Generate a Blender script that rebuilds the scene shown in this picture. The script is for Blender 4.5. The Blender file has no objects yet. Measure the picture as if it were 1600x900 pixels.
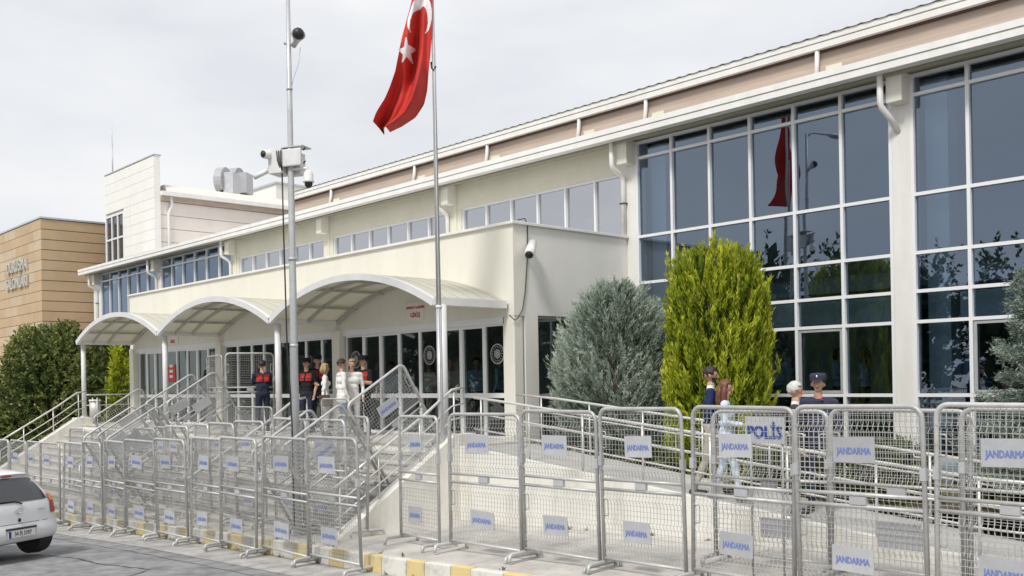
import bpy, bmesh, math, random
import numpy as np
from mathutils import Vector, Matrix, Euler
R = math.radians
random.seed(7); rng = np.random.default_rng(7)
sc = bpy.context.scene
col = sc.collection

# ------------------------------------------------------------------ camera
cam_d = bpy.data.cameras.new('camera'); cam = bpy.data.objects.new('camera', cam_d); col.objects.link(cam)
YAW = 47.14; ROLL = 1.0; F = 1530.0
cam_d.lens = F / 1600 * 36; cam_d.sensor_width = 36; cam_d.shift_y = 145 / 1600
cam_d.clip_start = 0.1; cam_d.clip_end = 3000
cam.matrix_world = Matrix.Translation((0, 0, 2.4)) @ Matrix.Rotation(R(YAW), 4, 'Z') @ Matrix.Rotation(R(90), 4, 'X') @ Matrix.Rotation(R(-ROLL), 4, 'Z')
sc.camera = cam
# ------------------------------------------------------------------ light
SUN_EL, SUN_AZ = 50, 160      # compass-like: direction towards the sun, degrees clockwise from +Y
w = bpy.data.worlds.new('World'); sc.world = w; w.use_nodes = True
nt = w.node_tree; nt.nodes.clear()
def N(t, **k):
    n = nt.nodes.new(t)
    for a, b in k.items(): setattr(n, a, b)
    return n
out = N('ShaderNodeOutputWorld'); bg = N('ShaderNodeBackground'); bg.inputs['Strength'].default_value = 0.1
sky = N('ShaderNodeTexSky', sky_type='NISHITA', sun_disc=False); sky.sun_elevation = R(SUN_EL); sky.sun_rotation = R(SUN_AZ)
sky.dust_density = 3.0
tc = N('ShaderNodeTexCoord'); mp = N('ShaderNodeMapping'); mp.inputs['Scale'].default_value = (1.0, 1.0, 3.2)
n1 = N('ShaderNodeTexNoise'); n1.inputs['Scale'].default_value = 2.3; n1.inputs['Detail'].default_value = 6; n1.inputs['Roughness'].default_value = .5
rp = N('ShaderNodeValToRGB'); rp.color_ramp.elements[0].position = .36; rp.color_ramp.elements[0].color = (.86, .86, .86, 1)
rp.color_ramp.elements[1].position = .68; rp.color_ramp.elements[1].color = (1, 1, 1, 1)
mx = N('ShaderNodeMix', data_type='RGBA'); mx.inputs[7].default_value = (8.15, 8.3, 8.6, 1)
n2 = N('ShaderNodeTexNoise'); n2.inputs['Scale'].default_value = 4.1; n2.inputs['Detail'].default_value = 5
rp2 = N('ShaderNodeValToRGB'); rp2.color_ramp.elements[0].position = .35; rp2.color_ramp.elements[0].color = (8.0, 8.2, 8.6, 1)
rp2.color_ramp.elements[1].position = .65; rp2.color_ramp.elements[1].color = (9.1, 9.2, 9.3, 1)
L = nt.links.new
L(tc.outputs['Generated'], mp.inputs[0]); L(mp.outputs[0], n1.inputs['Vector']); L(mp.outputs[0], n2.inputs['Vector'])
L(n1.outputs[0], rp.inputs[0]); L(n2.outputs[0], rp2.inputs[0]); L(rp.outputs[0], mx.inputs[0]); L(sky.outputs[0], mx.inputs[6]); L(rp2.outputs[0], mx.inputs[7])
L(mx.outputs[2], bg.inputs['Color']); L(bg.outputs[0], out.inputs[0])
sl = bpy.data.lights.new('sun', 'SUN'); sl.energy = 2.6; sl.angle = R(12); sl.color = (1, .97, .92)
so = bpy.data.objects.new('sun', sl); col.objects.link(so)
sd = Vector((math.sin(R(SUN_AZ)) * math.cos(R(SUN_EL)), math.cos(R(SUN_AZ)) * math.cos(R(SUN_EL)), math.sin(R(SUN_EL))))
so.rotation_euler = sd.to_track_quat('Z', 'Y').to_euler()
vs = sc.view_settings; vs.view_transform = 'Standard'; vs.look = 'None'; vs.exposure = 0.06; vs.gamma = 1; vs.use_curve_mapping = False

# ------------------------------------------------------------------ helpers
def mat(name, c, rough=.6, metal=0., var=.0, scale=8., bump=0., bscale=60., c2=None, spec=.5, stretch=None, detail=4, ramp=(.35, .65)):
    m = bpy.data.materials.new(name); m.use_nodes = True; t = m.node_tree; b = t.nodes['Principled BSDF']
    b.inputs['Base Color'].default_value = (*c, 1); b.inputs['Roughness'].default_value = rough; b.inputs['Metallic'].default_value = metal
    b.inputs['Specular IOR Level'].default_value = spec
    g = t.nodes.new('ShaderNodeTexCoord'); mpn = t.nodes.new('ShaderNodeMapping'); t.links.new(g.outputs['Object'], mpn.inputs[0])
    if stretch: mpn.inputs['Scale'].default_value = stretch
    if var or c2:
        n = t.nodes.new('ShaderNodeTexNoise'); n.inputs['Scale'].default_value = scale; n.inputs['Detail'].default_value = detail; n.inputs['Roughness'].default_value = .68
        t.links.new(mpn.outputs[0], n.inputs['Vector'])
        r = t.nodes.new('ShaderNodeValToRGB'); r.color_ramp.elements[0].position = ramp[0]; r.color_ramp.elements[1].position = ramp[1]
        a = c2 if c2 else tuple(x * (1 - var) for x in c)
        d = c if c2 else tuple(min(1, x * (1 + var)) for x in c)
        r.color_ramp.elements[0].color = (*a, 1); r.color_ramp.elements[1].color = (*d, 1)
        t.links.new(n.outputs[0], r.inputs[0]); t.links.new(r.outputs[0], b.inputs['Base Color'])
    if bump:
        n = t.nodes.new('ShaderNodeTexNoise'); n.inputs['Scale'].default_value = bscale; n.inputs['Detail'].default_value = 3
        t.links.new(mpn.outputs[0], n.inputs['Vector'])
        bp = t.nodes.new('ShaderNodeBump'); bp.inputs['Strength'].default_value = bump; bp.inputs['Distance'].default_value = .02
        t.links.new(n.outputs[0], bp.inputs['Height']); t.links.new(bp.outputs[0], b.inputs['Normal'])
    return m
def glass_mat(name, tint, refl, gcol=(.88, .94, 1), rough=0.0, wav=.02):
    m = bpy.data.materials.new(name); m.use_nodes = True; t = m.node_tree; t.nodes.clear()
    o = t.nodes.new('ShaderNodeOutputMaterial'); ms = t.nodes.new('ShaderNodeMixShader')
    tr = t.nodes.new('ShaderNodeBsdfTransparent'); tr.inputs[0].default_value = (*tint, 1)
    gl = t.nodes.new('ShaderNodeBsdfGlossy'); gl.inputs['Color'].default_value = (*gcol, 1); gl.inputs['Roughness'].default_value = rough
    lw = t.nodes.new('ShaderNodeFresnel'); lw.inputs[0].default_value = 1.5
    md = t.nodes.new('ShaderNodeMath'); md.operation = 'ADD'; md.inputs[1].default_value = refl; md.use_clamp = True
    tcn = t.nodes.new('ShaderNodeTexCoord'); n = t.nodes.new('ShaderNodeTexNoise'); n.inputs['Scale'].default_value = .7; n.inputs['Detail'].default_value = 1
    bp = t.nodes.new('ShaderNodeBump'); bp.inputs['Strength'].default_value = wav; bp.inputs['Distance'].default_value = .3
    t.links.new(tcn.outputs['Object'], n.inputs['Vector']); t.links.new(n.outputs[0], bp.inputs['Height']); t.links.new(bp.outputs[0], gl.inputs['Normal'])
    t.links.new(lw.outputs[0], md.inputs[0]); t.links.new(md.outputs[0], ms.inputs[0]); t.links.new(tr.outputs[0], ms.inputs[1]); t.links.new(gl.outputs[0], ms.inputs[2]); t.links.new(ms.outputs[0], o.inputs[0])
    return m
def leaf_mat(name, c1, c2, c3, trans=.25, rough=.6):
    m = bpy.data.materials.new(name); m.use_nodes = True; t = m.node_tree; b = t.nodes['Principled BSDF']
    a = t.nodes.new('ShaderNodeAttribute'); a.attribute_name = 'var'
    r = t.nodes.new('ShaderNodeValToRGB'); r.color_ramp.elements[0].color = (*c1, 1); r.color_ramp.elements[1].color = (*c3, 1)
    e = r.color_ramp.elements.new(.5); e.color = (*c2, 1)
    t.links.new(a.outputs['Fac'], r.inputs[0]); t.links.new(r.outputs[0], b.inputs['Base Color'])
    b.inputs['Roughness'].default_value = rough; b.inputs['Specular IOR Level'].default_value = .25
    tl = t.nodes.new('ShaderNodeBsdfTranslucent'); t.links.new(r.outputs[0], tl.inputs[0])
    ms = t.nodes.new('ShaderNodeMixShader'); ms.inputs[0].default_value = trans
    t.links.new(b.outputs[0], ms.inputs[1]); t.links.new(tl.outputs[0], ms.inputs[2]); t.links.new(ms.outputs[0], t.nodes['Material Output'].inputs[0])
    return m

class MB:
    def __init__(s): s.v = []; s.f = []; s.mi = []; s.cur = 0
    def add(s, vs, fs):
        o = len(s.v); s.v += [tuple(x) for x in vs]; s.f += [tuple(i + o for i in f) for f in fs]; s.mi += [s.cur] * len(fs); return s
    def box(s, x0, y0, z0, x1, y1, z1, M=None):
        vs = [Vector((x, y, z)) for z in (z0, z1) for y in (y0, y1) for x in (x0, x1)]
        if M: vs = [M @ p for p in vs]
        return s.add(vs, [(0, 2, 3, 1), (4, 5, 7, 6), (0, 1, 5, 4), (2, 6, 7, 3), (0, 4, 6, 2), (1, 3, 7, 5)])
    def prism(s, pts, d):          # polygon pts (3D) extruded by vector d
        n = len(pts); d = Vector(d); vs = [Vector(p) for p in pts] + [Vector(p) + d for p in pts]
        fs = [tuple(range(n))[::-1], tuple(range(n, 2 * n))] + [(i, (i + 1) % n, n + (i + 1) % n, n + i) for i in range(n)]
        return s.add(vs, fs)
    def tube(s, path, r, n=8, caps=True, closed=False):
        P = [Vector(p) for p in path]; k = len(P); rr = r if isinstance(r, (list, tuple)) else [r] * k
        vs = []; up = None
        for i in range(k):
            if closed: d = P[(i + 1) % k] - P[i - 1]
            else: d = P[min(i + 1, k - 1)] - P[max(i - 1, 0)]
            if d.length < 1e-9: d = Vector((0, 0, 1))
            d.normalize()
            if up is None or abs(up.dot(d)) > .98:
                up = Vector((0, 0, 1)) if abs(d.z) < .9 else Vector((1, 0, 0))
            a = d.cross(up).normalized(); b = a.cross(d).normalized(); up = b
            for j in range(n):
                t = 2 * math.pi * (j + .5) / n; vs.append(P[i] + (a * math.cos(t) + b * math.sin(t)) * rr[i])
        fs = []
        m = k if closed else k - 1
        for i in range(m):
            for j in range(n):
                q = (i + 1) % k
                fs.append((i * n + j, i * n + (j + 1) % n, q * n + (j + 1) % n, q * n + j))
        if caps and not closed: fs += [tuple(range(n))[::-1], tuple(range((k - 1) * n, k * n))]
        return s.add(vs, fs)
    def ell(s, c, r, nu=14, nv=9, M=None):
        vs = []
        for i in range(nv + 1):
            ph = math.pi * i / nv
            for j in range(nu):
                th = 2 * math.pi * j / nu
                p = Vector((c[0] + r[0] * math.sin(ph) * math.cos(th), c[1] + r[1] * math.sin(ph) * math.sin(th), c[2] + r[2] * math.cos(ph)))
                vs.append(M @ p if M else p)
        fs = [(i * nu + j, (i + 1) * nu + j, (i + 1) * nu + (j + 1) % nu, i * nu + (j + 1) % nu) for i in range(nv) for j in range(nu)]
        return s.add(vs, fs)
    def mesh(s, name, smooth=False):
        me = bpy.data.meshes.new(name); me.from_pydata(s.v, [], s.f); me.validate(); me.update()
        if smooth: me.polygons.foreach_set('use_smooth', [True] * len(me.polygons))
        return me
    def build(s, name, m, parent=None, smooth=False, world=True, mesh=None):
        me = mesh or s.mesh(name, smooth)
        ms = m if isinstance(m, (list, tuple)) else [m]
        if not me.materials:
            for q in ms: me.materials.append(q)
            if len(ms) > 1 and len(me.polygons) == len(s.mi): me.polygons.foreach_set('material_index', s.mi)
        o = bpy.data.objects.new(name, me); col.objects.link(o)
        if parent: setpar(o, parent, world)
        return o
WORLD = {}
def setpar(o, parent, world=True):
    o.parent = parent
    if world:
        WORLD[o.name] = WORLD.get(parent.name, Matrix.Identity(4)) if parent.name in WORLD else parent.matrix_basis.copy()
        if parent.parent is None: o.matrix_parent_inverse = parent.matrix_basis.inverted()
def tag(o, label=None, cat=None, group=None, kind=None):
    if label: o['label'] = label
    if cat: o['category'] = cat
    if group: o['group'] = group
    if kind: o['kind'] = kind
    return o
def empty(name, loc=(0, 0, 0), label=None, cat=None, group=None, rz=0):
    o = bpy.data.objects.new(name, None); col.objects.link(o); o.location = loc; o.rotation_euler = (0, 0, rz); o.empty_display_size = .2
    return tag(o, label, cat, group)
def copy_tree(o, parent=None):
    c = o.copy(); col.objects.link(c)
    if parent: c.parent = parent
    for ch in o.children: copy_tree(ch, c)
    return c
def smooth_auto(o, ang=40):
    me = o.data
    me.polygons.foreach_set('use_smooth', [True] * len(me.polygons))
    me.set_sharp_from_angle(angle=R(ang))
def bevel(o, wd=.01, seg=2, ang=35):
    md = o.modifiers.new('bevel', 'BEVEL'); md.width = wd; md.segments = seg; md.limit_method = 'ANGLE'; md.angle_limit = R(ang); md.harden_normals = False
    return o
_txt = {}
def text_mesh(s, size, ext=.001, bold=.0, align='CENTER', spacing=1.0):
    k = (s, size, ext, bold, align)
    if k in _txt: return _txt[k]
    c = bpy.data.curves.new('text', 'FONT'); c.body = s; c.size = size; c.extrude = ext; c.offset = 0; c.align_x = align; c.align_y = 'CENTER'; c.resolution_u = 2; c.space_character = spacing
    o = bpy.data.objects.new('text', c); col.objects.link(o); bpy.context.view_layer.update()
    me = bpy.data.meshes.new_from_object(o.evaluated_get(bpy.context.evaluated_depsgraph_get()))
    bpy.data.objects.remove(o)
    if bold:      # heavier strokes: the letters laid three times, a hair apart
        vs_ = [v.co.copy() for v in me.vertices]; fs_ = [tuple(p.vertices) for p in me.polygons]; n_ = len(vs_); V, F_ = [], []
        for q, (dx, dy) in enumerate(((-bold, 0), (bold, 0), (0, bold * .6), (0, -bold * .6))): V += [v + Vector((dx, dy, q * .0004)) for v in vs_]; F_ += [tuple(i + q * n_ for i in f) for f in fs_]
        me = bpy.data.meshes.new('lettering'); me.from_pydata(V, [], F_); me.update()
    _txt[k] = me; return me
def pix(px, py, y):                 # the point of the plane Y = y that the photograph shows at a pixel (used for measuring)
    r = R(ROLL); dx, dy = px - 800, py - 595
    u = (dx * math.cos(r) - dy * math.sin(r)) / F; v = -(dx * math.sin(r) + dy * math.cos(r)) / F
    a = R(YAW); d = Vector((-math.sin(a) + u * math.cos(a), math.cos(a) + u * math.sin(a), v))
    return Vector((0, 0, 2.4)) + d * (y / d.y)

# ------------------------------------------------------------------ materials
M = {}
M['asphalt'] = mat('asphalt', (.25, .25, .255), .9, var=.34, scale=2.6, bump=.5, bscale=120, detail=14)
M['gutter'] = mat('gutter_concrete', (.38, .37, .355), .9, var=.3, scale=2.4, bump=.25, bscale=70, detail=8)
M['pave'] = mat('pavement_concrete', (.50, .475, .44), .9, var=.2, scale=1.7, bump=.2, bscale=50, detail=9)
M['kyellow'] = mat('kerb_yellow', (.70, .56, .26), .75, c2=(.46, .40, .28), scale=5, bump=.25, detail=7, ramp=(.28, .5))
M['kwhite'] = mat('kerb_white', (.72, .70, .64), .75, c2=(.44, .42, .38), scale=5, bump=.25, detail=7, ramp=(.28, .5))
M['cream'] = mat('cream_render', (.80, .78, .695), .85, c2=(.755, .73, .64), scale=1.6, bump=.12, bscale=120, stretch=(1, 1, .16), detail=6)
M['offwhite'] = mat('offwhite_render', (.80, .785, .735), .85, c2=(.755, .74, .685), scale=1.5, bump=.1, bscale=120, stretch=(1, 1, .14), detail=6)
M['cream2'] = mat('cream_panel', (.70, .68, .56), .7, var=.05, scale=.9)
M['white_wall'] = mat('white_render', (.80, .785, .73), .85, c2=(.70, .675, .61), scale=1.3, bump=.1, bscale=90, detail=8, ramp=(.25, .45))
M['white_trim'] = mat('white_metal_trim', (.82, .815, .79), .45, c2=(.74, .725, .69), scale=2.2, stretch=(1, 1, .35), detail=6)
M['alu'] = mat('white_aluminium_frame', (.80, .81, .82), .4)
M['frame_dark'] = mat('dark_inner_frame', (.05, .05, .055), .5)
M['soffit'] = mat('olive_soffit', (.34, .325, .25), .8, var=.06, scale=2)
M['pink'] = mat('pinkish_flashing', (.43, .345, .285), .7, var=.12, scale=1.5, stretch=(.3, 1, 4))
M['dark_gap'] = mat('dark_gap_brown', (.10, .055, .045), .9)
M['roofm'] = mat('roof_sheet', (.74, .73, .72), .6)
M['tan'] = mat('tan_cladding', (.50, .365, .225), .8, var=.07, scale=.6, bump=.06, bscale=40)
M['tan2'] = mat('tan_cladding_pale', (.53, .42, .29), .8, var=.08, scale=.6, bump=.06, bscale=40)
M['tan_back'] = mat('cladding_joint', (.27, .20, .13), .9)
M['letters'] = mat('letter_metal', (.55, .53, .47), .4, metal=.3)
M['siding'] = mat('white_siding', (.80, .79, .75), .7, var=.03, scale=1)
M['siding2'] = mat('pale_siding', (.76, .70, .64), .7, var=.04, scale=1)
M['siding_back'] = mat('siding_joint', (.46, .45, .42), .9)
M['galv'] = mat('galvanised_tube', (.53, .53, .52), .45, metal=.25, var=.10, scale=6)
M['wire'] = mat('galvanised_wire', (.54, .54, .525), .5, metal=.25)
def vary(m, lo=.78, hi=1.1, rust=0):
    t = m.node_tree; b = t.nodes['Principled BSDF']; sock = b.inputs['Base Color']; oi = t.nodes.new('ShaderNodeObjectInfo'); mr = t.nodes.new('ShaderNodeMapRange'); mr.inputs[3].default_value = lo; mr.inputs[4].default_value = hi
    mu = t.nodes.new('ShaderNodeMix'); mu.data_type = 'RGBA'; mu.blend_type = 'MULTIPLY'; mu.inputs[0].default_value = 1
    if sock.links: t.links.new(sock.links[0].from_socket, mu.inputs[6])
    else: mu.inputs[6].default_value = sock.default_value
    cb = t.nodes.new('ShaderNodeCombineColor')
    for i in range(3): t.links.new(mr.outputs[0], cb.inputs[i])
    t.links.new(oi.outputs['Random'], mr.inputs[0]); t.links.new(cb.outputs[0], mu.inputs[7]); src = mu.outputs[2]
    if rust:
        n = t.nodes.new('ShaderNodeTexNoise'); n.inputs['Scale'].default_value = 5; n.inputs['Detail'].default_value = 8; n.inputs['Roughness'].default_value = .7
        g = t.nodes.new('ShaderNodeNewGeometry'); t.links.new(g.outputs['Position'], n.inputs['Vector'])
        rr = t.nodes.new('ShaderNodeValToRGB'); rr.color_ramp.elements[0].position = .60; rr.color_ramp.elements[1].position = .76; rr.color_ramp.elements[1].color = (rust, rust, rust, 1)
        m2 = t.nodes.new('ShaderNodeMix'); m2.data_type = 'RGBA'; m2.inputs[7].default_value = (.23, .15, .09, 1)
        t.links.new(n.outputs[0], rr.inputs[0]); t.links.new(rr.outputs[0], m2.inputs[0]); t.links.new(src, m2.inputs[6]); src = m2.outputs[2]
    t.links.new(src, sock)
vary(M['galv'], .80, 1.08, .55); vary(M['wire'], .78, 1.05, .5)
M['plate'] = mat('grey_plate', (.44, .445, .46), .5, var=.08, scale=4)
M['plate_pale'] = mat('pale_plate', (.455, .465, .49), .5, var=.08, scale=4)
M['blue_ink'] = mat('blue_lettering', (.17, .22, .50), .6)
M['blue_dark'] = mat('dark_blue_lettering', (.03, .06, .28), .6)
vary(M['plate_pale'], .85, 1.1, .3); vary(M['plate'], .8, 1.1, .3)
M['rubber'] = mat('black_rubber', (.02, .02, .02), .8)
M['black'] = mat('black_plastic', (.018, .018, .02), .45)
M['steel'] = mat('handrail_steel', (.66, .655, .63), .38, metal=.35, var=.06, scale=4)
M['pole'] = mat('pole_grey', (.52, .53, .54), .45, metal=.3, var=.08, scale=5)
M['cabinet'] = mat('cabinet_grey_white', (.70, .70, .69), .5, var=.05, scale=6)
M['camwhite'] = mat('camera_white', (.78, .77, .74), .35)
M['canopy_sheet'] = mat('canopy_sheet', (.70, .68, .58), .5, var=.04, scale=1.2)
_t = M['canopy_sheet'].node_tree; _b = _t.nodes['Principled BSDF']; _tl = _t.nodes.new('ShaderNodeBsdfTranslucent'); _tl.inputs[0].default_value = (.75, .73, .64, 1); _ms = _t.nodes.new('ShaderNodeMixShader'); _ms.inputs[0].default_value = .3
_t.links.new(_b.outputs[0], _ms.inputs[1]); _t.links.new(_tl.outputs[0], _ms.inputs[2]); _t.links.new(_ms.outputs[0], _t.nodes['Material Output'].inputs[0])
M['canopy_white'] = mat('canopy_white_steel', (.72, .725, .725), .4, c2=(.66, .66, .655), scale=3)
M['rib'] = mat('canopy_rib', (.46, .45, .40), .5)
M['ramp_wall'] = mat('ramp_wall_render', (.78, .765, .71), .85, c2=(.60, .575, .51), scale=2.2, bump=.15, bscale=70, stretch=(1, 1, .3), detail=10, ramp=(.3, .52))
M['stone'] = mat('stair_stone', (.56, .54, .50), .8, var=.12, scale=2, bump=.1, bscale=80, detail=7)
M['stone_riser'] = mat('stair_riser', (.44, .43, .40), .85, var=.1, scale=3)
M['rampc'] = mat('ramp_concrete', (.46, .45, .43), .9, var=.12, scale=1.5, bump=.1, detail=7)
M['glass_big'] = glass_mat('tinted_curtain_glass', (.58, .72, .82), .185, (.65, .79, 1.0))
M['glass_strip'] = glass_mat('strip_window_glass', (.14, .15, .17), .46, (.93, .95, 1.0))
M['glass_door'] = glass_mat('entrance_glass', (.55, .62, .61), .05, (.85, .97, .93))
M['interior'] = mat('interior_dark', (.30, .33, .35), .9)
M['interior_floor'] = mat('interior_floor', (.34, .34, .33), .5)
M['int_col'] = mat('interior_column', (.62, .68, .72), .7)
M['red_flag'] = mat('red_flag_cloth', (.52, .028, .018), .75, var=.06, scale=3)
M['white_cloth'] = mat('white_flag_cloth', (.80, .78, .78), .8)
M['sign_white'] = mat('sign_white', (.80, .76, .73), .6)
M['sign_red'] = mat('sign_red', (.52, .05, .04), .6)
M['bark'] = mat('bark', (.13, .09, .06), .95, var=.3, scale=12)
M['soil'] = mat('planting_soil', (.12, .095, .065), .95, var=.3, scale=5, bump=.5, bscale=30)
M['leaf_grey'] = leaf_mat('grey_cypress_foliage', (.13, .18, .13), (.37, .44, .36), (.62, .68, .60), .22)
M['leaf_lime'] = leaf_mat('lime_cypress_foliage', (.07, .13, .014), (.38, .44, .03), (.74, .76, .085), .32)
M['leaf_dark'] = leaf_mat('dark_shrub_foliage', (.045, .075, .022), (.14, .18, .05), (.34, .35, .12), .3)
M['leaf_spruce'] = leaf_mat('blue_spruce_foliage', (.07, .11, .08), (.19, .25, .20), (.46, .52, .47), .12)
M['leaf_hedge'] = leaf_mat('low_shrub_foliage', (.05, .075, .02), (.13, .16, .045), (.27, .29, .10), .25)
M['leaf_far'] = leaf_mat('roadside_tree_foliage', (.02, .035, .014), (.055, .085, .03), (.10, .135, .045), .25)
def cloth(name, c, var=.08): return mat(name, c, .9, var=var, scale=14, bump=.25, bscale=26, spec=.2)
M['skin'] = mat('skin', (.52, .31, .215), .55, var=.06, scale=20)
M['navy'] = cloth('navy_uniform', (.028, .032, .055)); M['blackcl'] = cloth('black_shirt', (.02, .02, .024)); M['vest'] = cloth('red_vest', (.44, .045, .035))
M['whitecl'] = cloth('white_blouse', (.80, .79, .77), .04); M['palecl'] = cloth('pale_trousers', (.68, .66, .62)); M['denim'] = cloth('denim', (.16, .22, .32))
M['suit'] = cloth('navy_suit', (.022, .035, .10)); M['beigecl'] = cloth('beige_trousers', (.42, .38, .33)); M['greysuit'] = cloth('charcoal_suit', (.055, .055, .06))
M['palebluecl'] = cloth('pale_blue_shirt', (.60, .70, .82), .05); M['palejeans'] = cloth('pale_jeans', (.56, .66, .78)); M['shoe'] = mat('shoe', (.025, .022, .02), .5)
M['hair_dark'] = mat('dark_hair', (.03, .022, .018), .6, var=.3, scale=30); M['hair_brown'] = mat('brown_hair', (.14, .06, .03), .55, var=.3, scale=30)
M['hair_blond'] = mat('blond_hair', (.38, .26, .13), .55, var=.25, scale=30); M['hair_grey'] = mat('grey_hair', (.58, .57, .55), .6, var=.15, scale=30)
M['officer'] = cloth('officer_jacket', (.045, .05, .085)); M['bluein'] = cloth('blue_shirt', (.42, .58, .82), .05)
M['bag'] = mat('leather_bag', (.09, .05, .035), .5)
M['car'] = mat('white_car_paint', (.74, .745, .76), .22, spec=.6); M['car_glass'] = mat('car_window', (.035, .04, .045), .05, spec=.8)
M['car_black'] = mat('car_black_trim', (.02, .02, .022), .6); M['tail'] = mat('tail_lamp_red', (.42, .018, .015), .15, spec=.8); M['orange'] = mat('lamp_orange', (.75, .20, .05), .2)
M['chrome'] = mat('chrome', (.75, .75, .76), .15, metal=1.); M['tyre'] = mat('tyre', (.02, .02, .021), .85); M['rim'] = mat('alloy_rim', (.5, .5, .52), .3, metal=.8)
M['ink'] = mat('plate_ink', (.03, .03, .04), .6)
M['sticker'] = mat('frosted_sticker', (.30, .31, .31), .7)

# ------------------------------------------------------------------ ground heights
KX = [-400, -45, -30, -25, -17.8, -14, -11, -8, -4, 0, 60, 400]
KZ = [-1.1, -.85, -.74, -.68, -.33, -.20, -.09, .03, .10, .14, .3, .3]
def walk_z(x, y=9.1): return float(np.interp(x, KX, KZ)) + .03 * (max(-1, min(y - 9.1, 3)))
def road_z(x): return float(np.interp(x, KX, KZ)) - .27
def sheet(name, xs, ys, zf, m, parent=None):
    mb = MB(); vs = [(x, y, zf(x, y)) for y in ys for x in xs]; n = len(xs)
    mb.add(vs, [(j * n + i, j * n + i + 1, (j + 1) * n + i + 1, (j + 1) * n + i) for j in range(len(ys) - 1) for i in range(n - 1)])
    o = mb.build(name, m, parent, smooth=True); return o
XS = [-1500, -400, -150, -80, -60, -50] + [x for x in range(-46, 12, 1)] + [20, 40, 80, 200, 400, 1500]
tag(sheet('ground', XS, [-1500, -300, -60, -20, -12, 8.4, 30, 60, 300, 1500], lambda x, y: road_z(x) - .06, M['pave']), kind='structure')
tag(sheet('road', XS[2:-2], [-9.0, -4, 0, 4, 7.4, 8.3], lambda x, y: road_z(x), M['asphalt']), kind='structure')
tag(sheet('gutter_strip', XS[3:-3], [7.42, 7.9, 8.29], lambda x, y: road_z(x) + .006, M['gutter']), kind='structure')
tag(sheet('pavement', XS[3:-3], [8.44, 9.1, 10, 11, 12.1, 13, 15, 17.6], lambda x, y: walk_z(x, y), M['pave']), kind='structure')
tag(sheet('far_pavement', XS[3:-3], [-12, -9.12], lambda x, y: road_z(x) + .14, M['pave']), kind='structure')
# kerb: painted stones
kerb = tag(empty('kerb', (-20, 8.37, walk_z(-20))), kind='structure')
x = -46.0; i = 0
while x < 4:
    ln = (.46 if i % 2 else .62) * random.uniform(.9, 1.1); x1 = x + ln
    mb = MB(); j = random.uniform(-.006, .006); g = .008
    mb.add([(x + g, 8.30 + j, road_z(x) - .1), (x1 - g, 8.30 + j, road_z(x1) - .1), (x1 - g, 8.45, road_z(x1) - .1), (x + g, 8.45, road_z(x) - .1),
            (x + g, 8.315 + j, walk_z(x, 8.4) + .012 + j), (x1 - g, 8.315 + j, walk_z(x1, 8.4) + .012 + j), (x1 - g, 8.45, walk_z(x1, 8.4) + .012 + j), (x + g, 8.45, walk_z(x, 8.4) + .012 + j)],
           [(0, 3, 2, 1), (4, 5, 6, 7), (0, 1, 5, 4), (2, 3, 7, 6), (1, 2, 6, 5), (3, 0, 4, 7)])
    o = mb.build('kerb_stone', M['kyellow'] if i % 2 else M['kwhite'], kerb); bevel(o, .015, 2); x = x1; i += 1

# ------------------------------------------------------------------ main building
FY = 17.1; ZT = 7.72; EY = 16.4
COLX = [-46.6, -39.9, -33.3, -27.0, -20.65, -14.35, -8.05, -1.75, 4.55]
bld = empty('courthouse_building', (-20, FY, 0), 'long courthouse with a blue glass curtain wall, white gutters and cream panels', 'building')
def part(name, mb, m, parent=bld, smooth=False, bv=0):
    o = mb.build(name, m, parent, smooth)
    if bv: bevel(o, bv)
    return o
XL, XR = -47.2, 5.2
# gutters, soffit, flashing
mb = MB(); prof = [(EY, 7.70), (EY + .004, 7.815), (EY + .03, 7.822), (EY + .03, 7.834), (EY - .012, 7.84), (EY - .006, 7.955), (EY + .22, 7.955), (EY + .22, 7.70)]
mb.prism([(XL - .3, a, b) for a, b in prof][::-1], (XR - XL + .3, 0, 0)); part('gutter', mb, M['white_trim'])
mb = MB().box(XL - .1, EY + .221, 7.73, XR, FY + .1, 7.76); part('soffit', mb, M['soffit'])
mb = MB().box(XL - .1, EY + .25, 7.66, XR, EY + .33, 7.725); part('soffit_batten', mb, M['soffit'])
UX = pix(452, 330, 16.6).x
mb = MB().prism([(UX, 16.66, 7.80), (UX, 16.63, 7.98), (UX, 16.70, 8.16), (UX, 16.735, 8.19), (UX, 16.745, 8.41), (UX, 17.2, 8.41), (UX, 17.2, 7.80)], (XR - UX, 0, 0)); part('flashing', mb, M['pink'])
mb = MB().box(UX, 16.70, 8.411, XR, 17.3, 8.451); part('dark_gap_strip', mb, M['dark_gap'])  # dark-coloured strip standing in for the shaded gap below the upper gutter
mb = MB(); prof = [(16.60, 8.452), (16.604, 8.56), (16.64, 8.566), (16.64, 8.58), (16.595, 8.585), (16.60, 8.68), (16.9, 8.68), (16.9, 8.452)]
mb.prism([(UX, a, b) for a, b in prof][::-1], (XR - UX, 0, 0)); part('upper_gutter', mb, M['white_trim'])
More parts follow.
